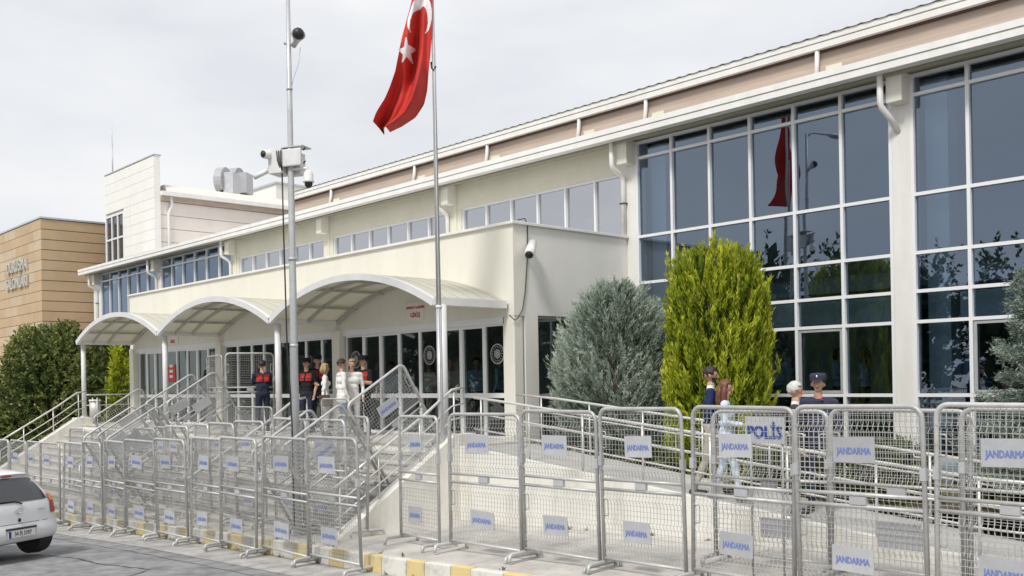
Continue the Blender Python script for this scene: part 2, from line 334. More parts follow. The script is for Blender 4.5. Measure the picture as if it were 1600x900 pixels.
# corrugated roof edge
mb = MB(); n = int((XR - UX) / .09)
vs = []; 
for i in range(n + 1):
    xx = UX + i * .09; z = .014 if i % 3 == 0 else -.002
    vs += [(xx, 16.57, 8.69 + z), (xx, 24, 9.3 + z)]
mb.add(vs, [(2 * i, 2 * i + 2, 2 * i + 3, 2 * i + 1) for i in range(n)]); part('roof_sheet', mb, M['roofm'])
mb = MB().box(UX, 17.4, 7.78, XR, 24, 8.6); mb.box(XL, FY + .15, 7.78, XR, 24, 7.9); part('roof_slab', mb, M['roofm'])
for k, xx in enumerate([pix(q_, 250, 16.66).x for q_ in (517, 648, 762, 906, 1011, 1280, 1640)]):
    mb = MB().tube([(xx, 16.66, 8.46), (xx, 16.64, 8.2), (xx + .02, 16.57, 7.95)], .045, 8); part('short_downpipe', mb, M['white_trim'], smooth=True)
    part('access_hatch', MB().box(xx + .2, 16.60, 7.97, xx + .52, 16.80, 8.10), M['cream2'])
# columns, beams ends, downpipes
for i, cx in enumerate(COLX):
    part('column', MB().box(cx - .17, FY - .06, walk_z(cx) - .2, cx + .17, FY + .30, 7.73), M['cream2'] if 1 < i < 5 else M['white_trim'], bv=.012)
    part('beam_end', MB().box(cx - .12, FY - .36, 7.20, cx + .172, FY - .061, 7.73), M['cream'], bv=.015)
    if i % 2 == 0 or i >= 5 or i == 1:
        pth = [(cx - .17, FY - .46, 7.72), (cx - .17, FY - .46, 7.22), (cx - .165, FY - .44, 7.14)]
        pth += [(cx - .14, FY - .24, 7.03), (cx - .13, FY - .15, 6.96), (cx - .13, FY - .12, 6.84), (cx - .13, FY - .12, 5.64 if 1 < i < 6 else .6)] if i < 6 else [(cx - .10, FY - .28, 6.98), (cx - .04, FY - .04, 6.74)]
        part('downpipe', MB().tube(pth, .055, 10), M['white_trim'], smooth=True)
        if i < 6: part('pipe_clamp', MB().box(cx - .20, FY - .19, 6.35, cx - .06, FY - .06, 6.375), M['black'])
# curtain wall bays
ROWS = [.42, 2.02, 3.32, 3.86, 4.54, 5.575, 7.34, 7.71]
def bay(x0, x1, rows, n, mg, parent=bld, name='curtain_wall', fy=FY, fw=.06, door_cells=()):
    fr = MB(); W = (x1 - x0) / n
    for k in range(n + 1):
        xx = x0 + k * W
        a = xx - fw / 2 if 0 < k < n else (xx if k == 0 else xx - fw); fr.box(a, fy - .05, rows[0], a + fw, fy + .09, rows[-1])
    for q, z in enumerate(rows):
        zz = z - fw / 2 if 0 < q < len(rows) - 1 else (z if q == 0 else z - fw)
        for k in range(n): fr.box(x0 + k * W + fw / 2, fy - .046, zz, x0 + (k + 1) * W - fw / 2, fy + .086, zz + fw)
    f = fr.build(name, M['alu'], parent)
    for k in range(n):
        for q in range(len(rows) - 1):
            p = MB(); tx = random.uniform(-.0035, .0035); tz = random.uniform(-.0035, .0035)
            p.add([(x0 + k * W + .01, fy + .02 - tx - tz, rows[q] + .01), (x0 + (k + 1) * W - .01, fy + .02 + tx - tz, rows[q] + .01), (x0 + (k + 1) * W - .01, fy + .02 + tx + tz, rows[q + 1] - .01), (x0 + k * W + .01, fy + .02 - tx + tz, rows[q + 1] - .01)], [(0, 1, 2, 3)])
            o = p.build('pane', mg); o.parent = f; o.matrix_parent_inverse = parent.matrix_basis.inverted(); 
            # child of a child whose world matrix is identity
            o.matrix_parent_inverse = Matrix.Identity(4)
    return f
for i in (0, 1, 5, 6, 7):
    bay(COLX[i] + .171, COLX[i + 1] - .171, ROWS, 6, M['glass_big'])
# casement inner frames in some lower panes
for (i, k) in ((5, 1), (5, 4), (6, 1), (6, 4)):
    x0, x1 = COLX[i] + .171, COLX[i + 1] - .171; W = (x1 - x0) / 6; a, b = x0 + k * W + .04, x0 + (k + 1) * W - .04
    mb = MB(); mb.box(a, FY - .03, 2.06, a + .05, FY - .005, 3.28); mb.box(b - .05, FY - .03, 2.06, b, FY - .005, 3.28); mb.box(a + .05, FY - .03, 2.06, b - .05, FY - .005, 2.11); mb.box(a + .05, FY - .03, 3.23, b - .05, FY - .005, 3.28)
    part('casement', mb, M['plate'])
for i in (2, 3, 4):
    x0, x1 = COLX[i] + .171, COLX[i + 1] - .171
    part('wall_panel', MB().box(x0, FY - .03, 7.08, x1, FY + .12, 7.728), M['cream2'])
    part('lower_wall', MB().box(x0, FY - .03, -.5, x1, FY + .12, 5.5), M['cream'])
    part('window_jamb', MB().box(x0, FY - .03, 5.501, x0 + .18, FY + .12, 7.079), M['cream2'])
    bay(x0 + .181, x1, [5.58, 7.079], 6, M['glass_strip'], fy=FY + .06, name='strip_window', fw=.045)
# plinth and interior
for i in (0, 1, 5, 6, 7): part('plinth', MB().box(COLX[i] + .172, FY - .08, -1.2, COLX[i + 1] - .172, FY + .1, .419), M['white_wall'])
mb = MB(); mb.box(XL, 23.8, .4, XR, 24, 7.78); mb.box(XL - .1, FY + .12, .3, XL + .1, 24, 7.78); mb.box(XR - .1, FY + .12, .3, XR + .1, 24, 7.78); part('interior_wall', mb, M['interior'])
part('interior_floor', MB().box(XL + .1, FY + .13, 1.0, XR - .1, 23.8, 1.22), M['interior_floor'])
part('interior_gallery', MB().box(XL + .1, FY + .5, 4.0, XR - .1, 23.8, 4.3), M['interior'])
for i in (0, 1, 5, 6, 7): part('added_pale_band', MB().box(COLX[i] + .8, FY + .42, 3.36, COLX[i + 1] - .2, FY + .499, 3.84), M['int_col'])  # pale bands added behind the glass to lighten this row of panes
part('left_end_wall', MB().box(XL - .14, FY - .05, -1.2, XL + .42, 24, 7.9), M['white_trim'])
for cx in COLX[5:8] + COLX[:2]:
    part('interior_column', MB().box(cx + .22, FY + .45, 1.22, cx + .62, FY + .85, 7.7), M['int_col'])
    part('interior_partition', MB().box(cx + 2.2, FY + 3.4, 1.22, cx + 4.3, FY + 3.6, 3.9), M['int_col'])

# ------------------------------------------------------------------ entrance block (annex)
AY = 13.5; AX0, AX1 = -34.1, -14.45; AZ = 5.63; PZ = 1.22
ann = empty('entrance_block', (-24, AY, PZ), 'flat-roofed cream entrance block with glazed doors under three arched canopies', 'building')
def ap(name, mb, m, smooth=False, bv=0): return part(name, mb, m, ann, smooth, bv)
HZ = 3.72
ap('front_wall', MB().box(AX0, AY, HZ, AX1, AY + .3, AZ - .06), M['cream'])
ap('left_wall', MB().box(AX0, AY + .301, -.8, AX0 + .3, FY - .031, AZ - .06), M['cream'])
# right wall with its door opening
DY0, DY1, DZ = 14.17, 15.3, 3.74
ap('right_wall', MB().box(AX1 - .3, AY + .301, -.4, AX1, DY0, AZ - .061), M['offwhite']); ap('right_wall', MB().box(AX1 - .3, DY1, -.4, AX1, FY - .07, AZ - .061), M['offwhite'])
ap('door_lintel_wall', MB().box(AX1 - .3, DY0, DZ, AX1, DY1, AZ - .062), M['offwhite'])
fr = MB(); fr.box(AX1 - .16, DY0, 1.1, AX1 - .08, DY0 + .05, DZ); fr.box(AX1 - .16, DY1 - .05, 1.1, AX1 - .08, DY1, DZ); fr.box(AX1 - .16, DY0 + .05, DZ - .06, AX1 - .08, DY1 - .05, DZ); fr.box(AX1 - .16, DY0 + .05, 2.05, AX1 - .08, DY1 - .05, 2.12)
f = ap('side_window', fr, M['plate']); o = MB().add([(AX1 - .12, DY0 + .05, 1.1), (AX1 - .12, DY1 - .05, 1.1), (AX1 - .12, DY1 - .05, DZ - .06), (AX1 - .12, DY0 + .05, DZ - .06)], [(0, 1, 2, 3)]).build('pane', M['glass_door']); o.parent = f
cp = MB(); cp.box(AX0 - .06, AY - .06, AZ - .058, AX1 + .06, AY + .36, AZ); cp.box(AX1 - .32, AY + .361, AZ - .058, AX1 + .06, FY - .07, AZ); cp.box(AX0 - .06, AY + .361, AZ - .058, AX0 + .34, FY - .07, AZ)
ap('coping', cp, M['white_trim'], bv=.008)
ap('roof', MB().box(AX0 + .3, AY + .3, 5.2, AX1 - .3, FY - .03, 5.35), M['roofm'])
PIL = [-33.8, -27.3, -20.9, -14.63]
for i, px in enumerate(PIL):
    ap('pilaster', MB().box(px - .17, AY - (.10 if i < 3 else -.002), PZ, px + .17, AY + .25, HZ - .001), M['cream'], bv=.015)
ap('header', MB().box(AX0, AY + .002, HZ - .14, AX1 - .31, AY + .28, HZ - .002), M['alu'])
mb = MB(); mb.box(AX0 + .3, FY - .3, PZ - .1, AX1 - .3, FY - .04, 5.2); mb.box(AX0 + .3, AY + .35, 3.9, AX1 - .3, FY - .3, 4.0); ap('interior_wall', mb, M['interior'])
ap('interior_floor', MB().box(AX0 + .3, AY + .3, PZ - .1, AX1 - .3, FY - .3, PZ - .002), M['interior_floor'])
def glz(x0, x1, door=None, tr=2.1, parent=ann, y=AY + .06, z0=PZ, z1=HZ - .141, fw=.06):
    fr = MB()
    if not door and x1 - x0 < 1.05: fw = .04
    fr.box(x0, y, z0, x0 + fw, y + .08, z1); fr.box(x1 - fw, y, z0, x1, y + .08, z1); fr.box(x0 + fw, y, z1 - fw, x1 - fw, y + .08, z1); fr.box(x0 + fw, y, z0, x1 - fw, y + .08, z0 + fw)
    if tr: fr.box(x0 + fw, y - .003, tr - .05, x1 - fw, y + .083, tr + .05)
    if door: fr.box((x0 + x1) / 2 - .055, y - .012, z0 + fw, (x0 + x1) / 2 + .055, y + .08, z1 - fw)
    f = fr.build('door' if door else 'window', M['alu'], parent)
    xs = [(x0 + fw / 2, (x0 + x1) / 2), ((x0 + x1) / 2, x1 - fw / 2)] if door else [(x0 + fw / 2, x1 - fw / 2)]
    zs = [(z0 + .02, tr), (tr, z1 - .02)] if tr else [(z0 + .02, z1 - .02)]
    for a, b in xs:
        for c, d in zs:
            o = MB().add([(a, y + .04, c), (b, y + .04 + random.uniform(-.006, .006), c), (b, y + .04, d), (a, y + .04 + random.uniform(-.006, .006), d)], [(0, 1, 2, 3)]).build('pane', M['glass_door']); o.parent = f
    if door:
        for s in (-1, 1):
            xx = (x0 + x1) / 2 + s * .12
            o = MB().tube([(xx, y, 2.0), (xx, y - .07, 2.03), (xx, y - .07, 2.3), (xx, y, 2.33)], .014, 6).build('handle', M['steel']); o.parent = f
    return f
def pxX(px): return pix(px, 560, AY + .06).x
for a, b, d in ((217, 229, 0), (229, 256, 1), (256, 276, 0), (276, 292, 0), (292, 325, 1), (325, 339, 0)): glz(pxX(a), pxX(b), d)
bb = [352, 371, 393, 412, 436, 454, 478, 503, 524]
for a, b in zip(bb, bb[1:]): glz(pxX(a), pxX(b))
for a, b, d in ((541, 568, 0), (568, 624, 1), (624, 656, 0), (656, 687, 0), (687, 757, 1), (757, 794, 0)): glz(pxX(a), pxX(b), d)
def emblem(px, py, r=.215):
    c = pix(px, py, AY + .045); mb = MB(); n = 28
    for r0, r1 in ((r * .86, r), (r * .30, r * .46)):
        vs = []
        for k in range(n):
            t = 2 * math.pi * k / n; vs += [(c.x + r0 * math.cos(t), c.y, c.z + r0 * math.sin(t)), (c.x + r1 * math.cos(t), c.y, c.z + r1 * math.sin(t))]
        mb.add(vs, [(2 * k, 2 * k + 1, (2 * k + 3) % (2 * n), (2 * k + 2) % (2 * n)) for k in range(n)])
    for k in range(16):
        t = 2 * math.pi * k / 16; q = r * .68; s_ = r * .085
        cx, cz = c.x + q * math.cos(t), c.z + q * math.sin(t)
        mb.add([(cx - s_, c.y, cz), (cx, c.y, cz - s_), (cx + s_, c.y, cz), (cx, c.y, cz + s_)], [(0, 1, 2, 3)])
    mb.add([(c.x + r * .28 * math.cos(2 * math.pi * k / 10), c.y, c.z + r * .28 * math.sin(2 * math.pi * k / 10)) for k in range(10)], [tuple(range(10))])
    tag(ap('door_emblem', mb, M['sticker']), 'round frosted seal on the glass')
for q in ((556, 562), (671, 555), (777, 553)): emblem(*q)
# signs over and beside the doors
def wall_sign(px0, py0, px1, py1, y, name, label, lines, cat='sign', ground=M['sign_white'], ink=M['sign_red']):
    a = pix(px0, py0, y); b = pix(px1, py1, y); e = empty(name, ((a.x + b.x) / 2, y, b.z), label, cat)
    MB().box(a.x, y - .02, b.z, b.x, y, a.z).build('board', ground, e)
    for k, (t, sz, f) in enumerate(lines):
        me = text_mesh(t, sz, .001, .006)
        o = bpy.data.objects.new('lettering', me); col.objects.link(o)
        if not me.materials: me.materials.append(ink)
        o.location = ((a.x + b.x) / 2, y - .023, b.z + (a.z - b.z) * f); o.rotation_euler = (R(90), 0, 0); o.parent = e; o.matrix_parent_inverse = e.matrix_basis.inverted()
    return e
wall_sign(637, 474, 663, 500, AY - .001, 'door_sign', 'white sign with red letters above the right-hand entrance doors', [('AVUKAT ve BASIN', .082, .72), ('GİRİŞ', .13, .30)])
wall_sign(262, 526, 279, 537, AY - .001, 'door_sign', 'small white sign above the left-hand entrance doors', [('GİRİŞ', .12, .30)])
e = wall_sign(262, 572, 275, 597, AY + .04, 'poster', 'red poster on the glass beside the left-hand doors', [], 'poster', M['sign_red'])
c = e.location; mb = MB()
for k in range(3): mb.box(c.x - .12, AY + .016, c.z + .14 + k * .17, c.x + .12, AY + .0195, c.z + .23 + k * .17)
mb.build('print', M['sign_white'], e)
# security camera and cable on the side wall of the block
c = Vector((AX1, 13.86, 5.05)); e = empty('wall_camera', c, 'cream bullet camera fixed near the top corner of the entrance block', 'camera')
MB().tube([c + Vector((.0, .0, -.12)), c + Vector((.12, -.02, -.12)), c + Vector((.2, -.02, .0))], .025, 8).build('bracket', M['camwhite'], e, True)
MB().tube([c + Vector((.10, .10, .16)), c + Vector((.24, -.10, -.02)), c + Vector((.32, -.22, -.12))], [.085, .105, .105], 12).build('housing', M['camwhite'], e, True)
MB().tube([c + Vector((.325, -.225, -.125)), c + Vector((.335, -.24, -.137))], .08, 12).build('lens', M['black'], e, True)
mb = MB(); pts = [(AX1 + .02, 13.62, 5.66), (AX1 + .05, 13.80, 5.70), (AX1 + .02, 13.90, 5.58), (AX1 + .02, 13.88, 4.9), (AX1 + .02, 13.80, 4.2), (AX1 + .02, 13.72, 3.85), (AX1 + .02, 13.60, 3.68), (AX1 + .02, 13.50, 3.62), (AX1 + .02, 13.35, 3.72)]
mb.tube(pts, .011, 6); tag(mb.build('wall_cable', M['frame_dark'], None, True), 'dark cable hanging down the side of the cream entrance block', 'cable')

# ------------------------------------------------------------------ platform, stairs, ramp
plat = empty('entrance_platform', (-24, 12, 0), 'raised stone platform in front of the entrance doors', 'platform')
MB().box(AX0, 11.56, -1.0, -13.9, AY + .02, PZ - .04).build('base', M['white_wall'], plat)
MB().box(AX0, 11.52, PZ - .039, -13.88, AY + .29, PZ).build('paving', M['stone'], plat)
SX0, SX1 = -33.3, -14.12
st = empty('entrance_stairs', (-24, 9, -.6), 'wide pale stone stairs leading up to the entrance platform', 'stairs')
RISE, RUN = .165, .275
for k in range(1, 12):
    z = PZ - RISE * k; y1 = 11.555 - RUN * (k - 1); y0 = y1 - RUN
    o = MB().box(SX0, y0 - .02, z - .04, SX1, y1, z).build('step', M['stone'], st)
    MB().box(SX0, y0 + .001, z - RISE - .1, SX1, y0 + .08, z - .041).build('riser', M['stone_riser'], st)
def stair_z(y): return PZ - RISE * max(0, (11.555 - y) / RUN)
for cx, wd in ((SX0 - .35, .35), (SX1 + .001, .28)):
    pts = [(cx, 11.9, -1.2), (cx, 11.9, PZ + .22), (cx, 11.4, PZ + .20), (cx, 8.75, stair_z(8.75) + .20), (cx, 8.6, -1.2)]
    o = MB().prism(pts[::-1], (wd, 0, 0)).build('cheek_wall', M['ramp_wall'], st)
# handrails on the stairs
def handrail(parent, x, pts, posts, r=.026, mids=(.5,)):
    MB().tube(pts, r, 8).build('top_rail', M['steel'], parent, True)
    for m_ in mids: MB().tube([(p[0], p[1], p[2] - m_) for p in pts], r * .6, 6).build('middle_rail', M['steel'], parent, True)
    for (xx, y, z0, z1) in posts: MB().tube([(xx, y, z0), (xx, y, z1)], r * .7, 6).build('post', M['steel'], parent, True)
for nm, x, lb in (('stair_handrail', SX1 + .14, 'steel handrail on the right-hand side wall of the stairs, by the flagpole'), ('stair_handrail', -19.6, 'steel handrail dividing the stairs behind the camera pole'), ('stair_handrail', -26.2, 'steel handrail up the stairs below the middle of the left canopies'), ('stair_handrail', SX0 - .17, 'steel handrail at the far left edge of the stairs, against the bushes')):
    base = .2 if abs(x - SX1) < .3 or x < SX0 else 0
    e = empty(nm, (x, 10, stair_z(10) + base), lb, 'handrail')
    P = [(x, 11.75, PZ + base + .88), (x, 11.45, PZ + base + .88 - .05)] + [(x, y, stair_z(y) + base + .84) for y in (10.8, 9.8, 8.9)]
    handrail(e, x, P, [(x, y, stair_z(y) + base - .05, stair_z(y) + base + .83) for y in (11.5, 10.7, 9.8, 9.0)], mids=(.3, .55))
e = empty('platform_railing', (-33.8, 12.6, PZ), 'steel railing along the left end of the entrance platform', 'railing')
P = [(AX0 + .12, 11.8, PZ + .95), (AX0 + .12, 13.4, PZ + .95)]; handrail(e, 0, P, [(AX0 + .12, y, PZ, PZ + .94) for y in (11.85, 12.6, 13.35)], mids=(.35,))
# ramp
RY0, RY1 = 11.5, 13.25
def ramp_z(x): return float(np.interp(x, [-13.88, -13.0, -4.6, -2.6], [PZ - .04, 1.10, .22, .16]))
rmp = empty('access_ramp', (-9, 12.3, 0), 'grey concrete access ramp behind a low white wall beside the stairs', 'ramp')
xs = [-13.879, -13.0, -11, -9, -7, -4.6, -2.6]
mb = MB(); vs = []
for x_ in xs: vs += [(x_, RY0 + .121, ramp_z(x_)), (x_, RY1, ramp_z(x_)), (x_, RY0 + .121, -.4), (x_, RY1, -.4)]
mb.add(vs, [q for i in range(len(xs) - 1) for q in ((4 * i, 4 * i + 4, 4 * i + 5, 4 * i + 1), (4 * i + 1, 4 * i + 5, 4 * i + 7, 4 * i + 3), (4 * i + 2, 4 * i + 6, 4 * i + 4, 4 * i))]); mb.build('slab', M['rampc'], rmp)
mb = MB(); mb.prism([(x_, RY0, ramp_z(x_) + .04) for x_ in xs] + [(xs[-1], RY0, -.4), (xs[0], RY0, -.4)], (0, .12, 0)); mb.build('side_wall', M['ramp_wall'], rmp)
for nm, y, lb, x1 in (('ramp_handrail', RY0 + .16, 'steel handrail along the street side of the ramp', -3.2), ('ramp_handrail', RY1 - .06, 'steel handrail along the planted side of the ramp', -4.2)):
    e = empty(nm, (-9, y, ramp_z(-9)), lb, 'handrail')
    xs2 = [-14.1 if y > 13 else -13.6, -13.0, -9, -4.6, x1]
    for h_, r_ in ((.95, .024), (.66, .015), (.38, .015)):
        MB().tube([(q, y, ramp_z(q) + h_) for q in xs2], r_, 8).build('top_rail' if h_ > .9 else 'middle_rail', M['steel'], e, True)
    for q in np.arange(-13.4, x1 + .01, 1.25): MB().tube([(q, y, ramp_z(q) - .02), (q, y, ramp_z(q) + .94)], .018, 6).build('post', M['steel'], e, True)
bed = tag(sheet('planting_bed', [-13.87, -10, -6, -2, 4], [13.26, 14.5, 17.0], lambda x, y: .50, M['soil']), kind='structure')
o = MB().box(-2.59, 13.0, .0, 4, 13.25, .56).build('bed_edge_wall', M['white_wall']); tag(o, 'low white edging wall of the planting bed at the right', 'wall')

# ------------------------------------------------------------------ canopies
CY0 = 11.72
def canopy(i):
    x0, x1 = PIL[i] , PIL[i + 1]; zs, rise = 3.92, .74; n = 22
    e = empty('arched_canopy', ((x0 + x1) / 2, 11.8, PZ), ['arched canopy with cream roof nearest the bushes, leftmost of the three', 'arched canopy with cream roof, middle of the three', 'arched canopy with cream roof nearest the flagpole, rightmost of the three'][i], 'canopy', 'arched canopies over the entrance')
    half = (x1 - x0) / 2; rad = (half * half + rise * rise) / (2 * rise); th = math.asin(half / rad)
    arc = lambda r_: [((x0 + x1) / 2 + r_ * math.sin(-th + 2 * th * k / n), zs + rise - rad + r_ * math.cos(-th + 2 * th * k / n)) for k in range(n + 1)]
    a1, a2 = arc(rad + .02), arc(rad + .05)
    def shell(aa, bb, y0, y1):
        mb = MB(); vs = []
        for (p, q), (r_, s_) in zip(aa, bb): vs += [(p, y0, q), (p, y1, q), (r_, y0, s_), (r_, y1, s_)]
        fs = []
        for k in range(n): o_ = 4 * k; fs += [(o_, o_ + 1, o_ + 5, o_ + 4), (o_ + 2, o_ + 6, o_ + 7, o_ + 3), (o_, o_ + 4, o_ + 6, o_ + 2), (o_ + 1, o_ + 3, o_ + 7, o_ + 5)]
        fs += [(0, 2, 3, 1), (4 * n, 4 * n + 1, 4 * n + 3, 4 * n + 2)]
        return mb.add(vs, fs)
    o = shell(a1, a2, CY0 - .06, AY - .005).build('roof_sheet', M['canopy_sheet'], e)
    for k in range(5):
        yy = CY0 + .25 + k * .34
        o = shell(arc(rad + .0505), arc(rad + .06), yy, yy + .015).build('roof_seam', M['rib'], e)
    o = shell(arc(rad - .075), arc(rad + .065), CY0 - .16, CY0 - .061).build('front_arch', M['canopy_white'], e)
    for yy in (CY0 + .35, CY0 + .85, AY - .11): shell(arc(rad - .06), arc(rad + .018), yy, yy + .06).build('rib', M['rib'], e)
    for k in (3, 7, 11, 15, 19):
        p, q = arc(rad - .03)[k]; MB().box(p - .025, CY0 - .06, q - .05, p + .025, AY - .01, q + .02).build('purlin', M['rib'], e)
    if i == 2:
        MB().box(x1 - .12, CY0 - .15, 3.87, x1 + .04, AY - .06, 4.02).build('side_gutter', M['white_trim'], e)
    else: MB().box(x1 - .08, CY0 - .05, 3.86, x1 + .08, AY - .11, 3.96).build('valley_gutter', M['white_trim'], e)
    if i == 0: MB().box(x0 - .04, CY0 - .05, 3.86, x0 + .10, AY - .11, 3.98).build('side_gutter', M['white_trim'], e)
    for px in ([x0] if i == 0 else []) + [x1]:
        zb = PZ + (.2 if px < -33 else 0)
        MB().tube([(px, CY0 + .08, zb), (px, CY0 + .08, 3.88)], .075, 14).build('post', M['canopy_white'], e, True)
        MB().tube([(px, CY0 + .08, zb), (px, CY0 + .08, zb + .06)], .12, 14).build('post_base', M['canopy_white'], e)
for i in range(3): canopy(i)
MB_ = MB().box(-34.25, 11.55, PZ - .3, -33.6, 12.1, PZ + .199).build('block', M['white_wall'], plat)

# ------------------------------------------------------------------ background buildings
tanb = empty('tan_building', (-60, 17, -.8), 'tan panel-clad building with metal letters at the left edge', 'building')
TX, TY = -54.0, 16.8; TZ = 2.4 + (607.8 - 338) * 51 / F
MB().box(-80, TY + .06, -1.2, TX - .06, 40, TZ - .05).build('core', M['tan_back'], tanb)
rows = np.arange(-1.0, TZ - .1, .535); rows = rows + (TZ - .12 - rows[-1] - .535)
for r_ in rows:
    x1_ = TX; k = 0
    while x1_ > -74:
        wdt = 2.1 if k else 2.1 - (.9 if int(round(r_ / .535)) % 2 else 0); x0_ = x1_ - wdt
        MB().box(x0_ + .006, TY, r_ + .02, x1_ - .006 - (0 if k else -.006), TY + .059, r_ + .53).build('panel', M['tan'] if random.random() < .62 else M['tan2'], tanb); x1_ = x0_; k += 1
    MB().box(TX - .059, TY + .06, r_ + .03, TX, 30, r_ + .525).build('panel', M['tan'], tanb)
MB().box(-80, TY - .04, TZ - .09, TX + .05, 40, TZ).build('parapet_cap', M['pole'], tanb)
for t, sz, py in (('DURUŞMA', .86, 417), ('SALONLARI', .86, 443)):
    c = pix(28, py, TY - .02); me = text_mesh(t, sz, .05, .02); me.materials.append(M['letters'])
    o = bpy.data.objects.new('lettering', me); col.objects.link(o); o.location = (c.x, TY - .07, c.z); o.rotation_euler = (R(90), 0, 0)
    bbx = me.vertices; wdt = max(v.co.x for v in bbx) - min(v.co.x for v in bbx); o.scale = (3.5 / wdt if t[0] == 'D' else 3.7 / wdt, 1.0, 1)
    setpar(o, tanb)
twr = empty('white_tower_building', (-50, 19.5, 7.8), 'white panelled tower block rising behind the long roof, with a tall dark window', 'building')
WY = 19.5; c = pix(240, 240, WY); WX1 = c.x; WZ = c.z; WX0 = pix(163, 272, WY).x; RZ = pix(243, 300, WY).z
MB().box(WX0 + .05, WY + .05, -1, WX1 - .05, WY + .3, WZ - .05).build('core', M['siding_back'], twr)
MB().box(WX0 - .02, WY - .02, WZ - .06, WX1 + .03, WY + .36, WZ).build('parapet_cap', M['pole'], twr)
z = WZ - .1; wx0, wx1, wz0, wz1 = pix(166, 345, WY).x, pix(193, 345, WY).x, pix(180, 404, WY).z - .6, pix(180, 335, WY).z
jx = pix(203, 300, WY).x
while z > 6.5:
    z0_ = z - .5
    for a, b in ((WX0, jx), (jx, WX1)):
        segs = [(a, b)]
        if a == WX0 and z0_ < wz1 and z > wz0: segs = [(a, wx0), (wx1, b)]
        for p, q in segs:
            if q - p > .05: MB().box(p + .008, WY, z0_ + .012, q - .008, WY + .049, z).build('panel', M['siding'], twr)
    z = z0_
MB().box(WX1 - .049, WY + .05, 6.5, WX1, WY + .3, WZ - .06).build('end_panel', M['siding'], twr)
fr = MB(); n = 3
for k in range(n + 1): xx = wx0 + (wx1 - wx0) * k / n; fr.box(xx - .05, WY - .02, wz0, xx + .05, WY + .04, wz1)
for zz in (wz1 - .08, (wz1 * .55 + wz0 * .45), wz0): fr.box(wx0 - .04, WY - .018, zz, wx1 + .04, WY + .038, zz + .09)
fw_ = fr.build('window', M['alu'], twr)
for k in range(n):
    for a0, a1 in ((wz0, wz1 * .55 + wz0 * .45), (wz1 * .55 + wz0 * .45, wz1)):
        a = wx0 + (wx1 - wx0) * k / n
        o = MB().box(a + .02, WY + .042, a0, a + (wx1 - wx0) / n - .02, WY + .048, a1).build('pane', M['car_glass']); o.parent = fw_
MB().tube([(WX0 + .1, WY + .4, WZ - .3), (WX0 + .1, WY + .4, WZ + 1.7)], .035, 6).build('lightning_rod', M['pole'], twr, True)
MB().tube([(WX0 + .1, WY + .4, WZ + 1.7), (WX0 + .1, WY + .4, WZ + 2.6)], .014, 6).build('rod_tip', M['pole'], twr, True)
# side wing
WB = 33.0
MB().box(WX0, WY + .31, 7, WX1 - .15, WB, RZ - .02).build('wing_core', M['siding_back'], twr)
z = RZ - .36
while z > 7.5:
    MB().box(WX1 - .149, WY + .32, z - .64, WX1 - .09, WB, z - .012).build('panel', M['siding2'], twr); z -= .655
MB().box(WX0, WY + .305, RZ - .35, WX1 + .06, WB, RZ - .1).build('wing_soffit', M['pink'], twr)
MB().box(WX0, WY + .302, RZ - .10, WX1 + .22, WB, RZ + .10).build('wing_gutter', M['white_trim'], twr)
MB().prism([(WX1 + .1, WY + .62, RZ + .101), (WX1 - .3, WY + .62, RZ + .5), (WX0, WY + .62, RZ + .5), (WX0, WY + .62, RZ + .101)], (0, WB - WY - .62, 0)).build('wing_roof', M['siding2'], twr)
MB().tube([(WX1 + .05, WY + .8, RZ - .12), (WX1 + .02, WY + .85, RZ - .5), (WX1 - .02, WY + .7, RZ - .95), (WX1 - .02, WY + .7, 7.5)], .07, 8).build('downpipe', M['white_trim'], twr, True)
o = MB().box(WX1 - .085, 27.0, RZ - 1.6, WX1 - .06, 27.5, RZ - 1.1).build('vent_grille', M['plate'], twr)
# roof fans
for k, px in enumerate((351, 372)):
    u = (px - 800) / F; y = 24.6 + k * 1.4; c = pix(px, 285, y)
    e = empty('roof_fan', (c.x, y, RZ + .5), ['grey drum-shaped roof fan, left one of the pair behind the white tower', 'grey drum-shaped roof fan, right one of the pair behind the white tower'][k], 'roof fan', 'roof fans')
    zc = c.z; d = Vector((.75, .55, 0)).normalized()
    mb = MB(); mb.tube([Vector((c.x, y, zc + .08)) - d * .3, Vector((c.x, y, zc + .08)) + d * .14], .72, 20); mb.build('drum', M['plate'], e)
    s = Vector((-d.y, d.x, 0)); q = Vector((c.x, y, zc - .05)) + d * .14
    mb = MB(); mb.prism([q - s * .42 + Vector((0, 0, -.62)), q + s * .42 + Vector((0, 0, -.62)), q + s * .42 + Vector((0, 0, .5)), q - s * .42 + Vector((0, 0, .5))], d * .55); mb.build('outlet', M['plate_pale'], e)
    mb = MB(); mb.box(c.x - .45, y - .35, RZ + .49, c.x + .35, y + .35, zc - .5); mb.build('stand', M['black'], e)
c = pix(431, 284, 31); e = empty('rear_roof_block', (c.x, 31, 9), 'pale plain roof block far behind, left of the grey camera pole', 'building')
MB().box(c.x - 9, 31, 8, c.x, 48, c.z - .12).build('wall', M['siding'], e); MB().box(c.x - 9.1, 30.9, c.z - .119, c.x + .1, 48, c.z).build('parapet_cap', M['pole'], e)

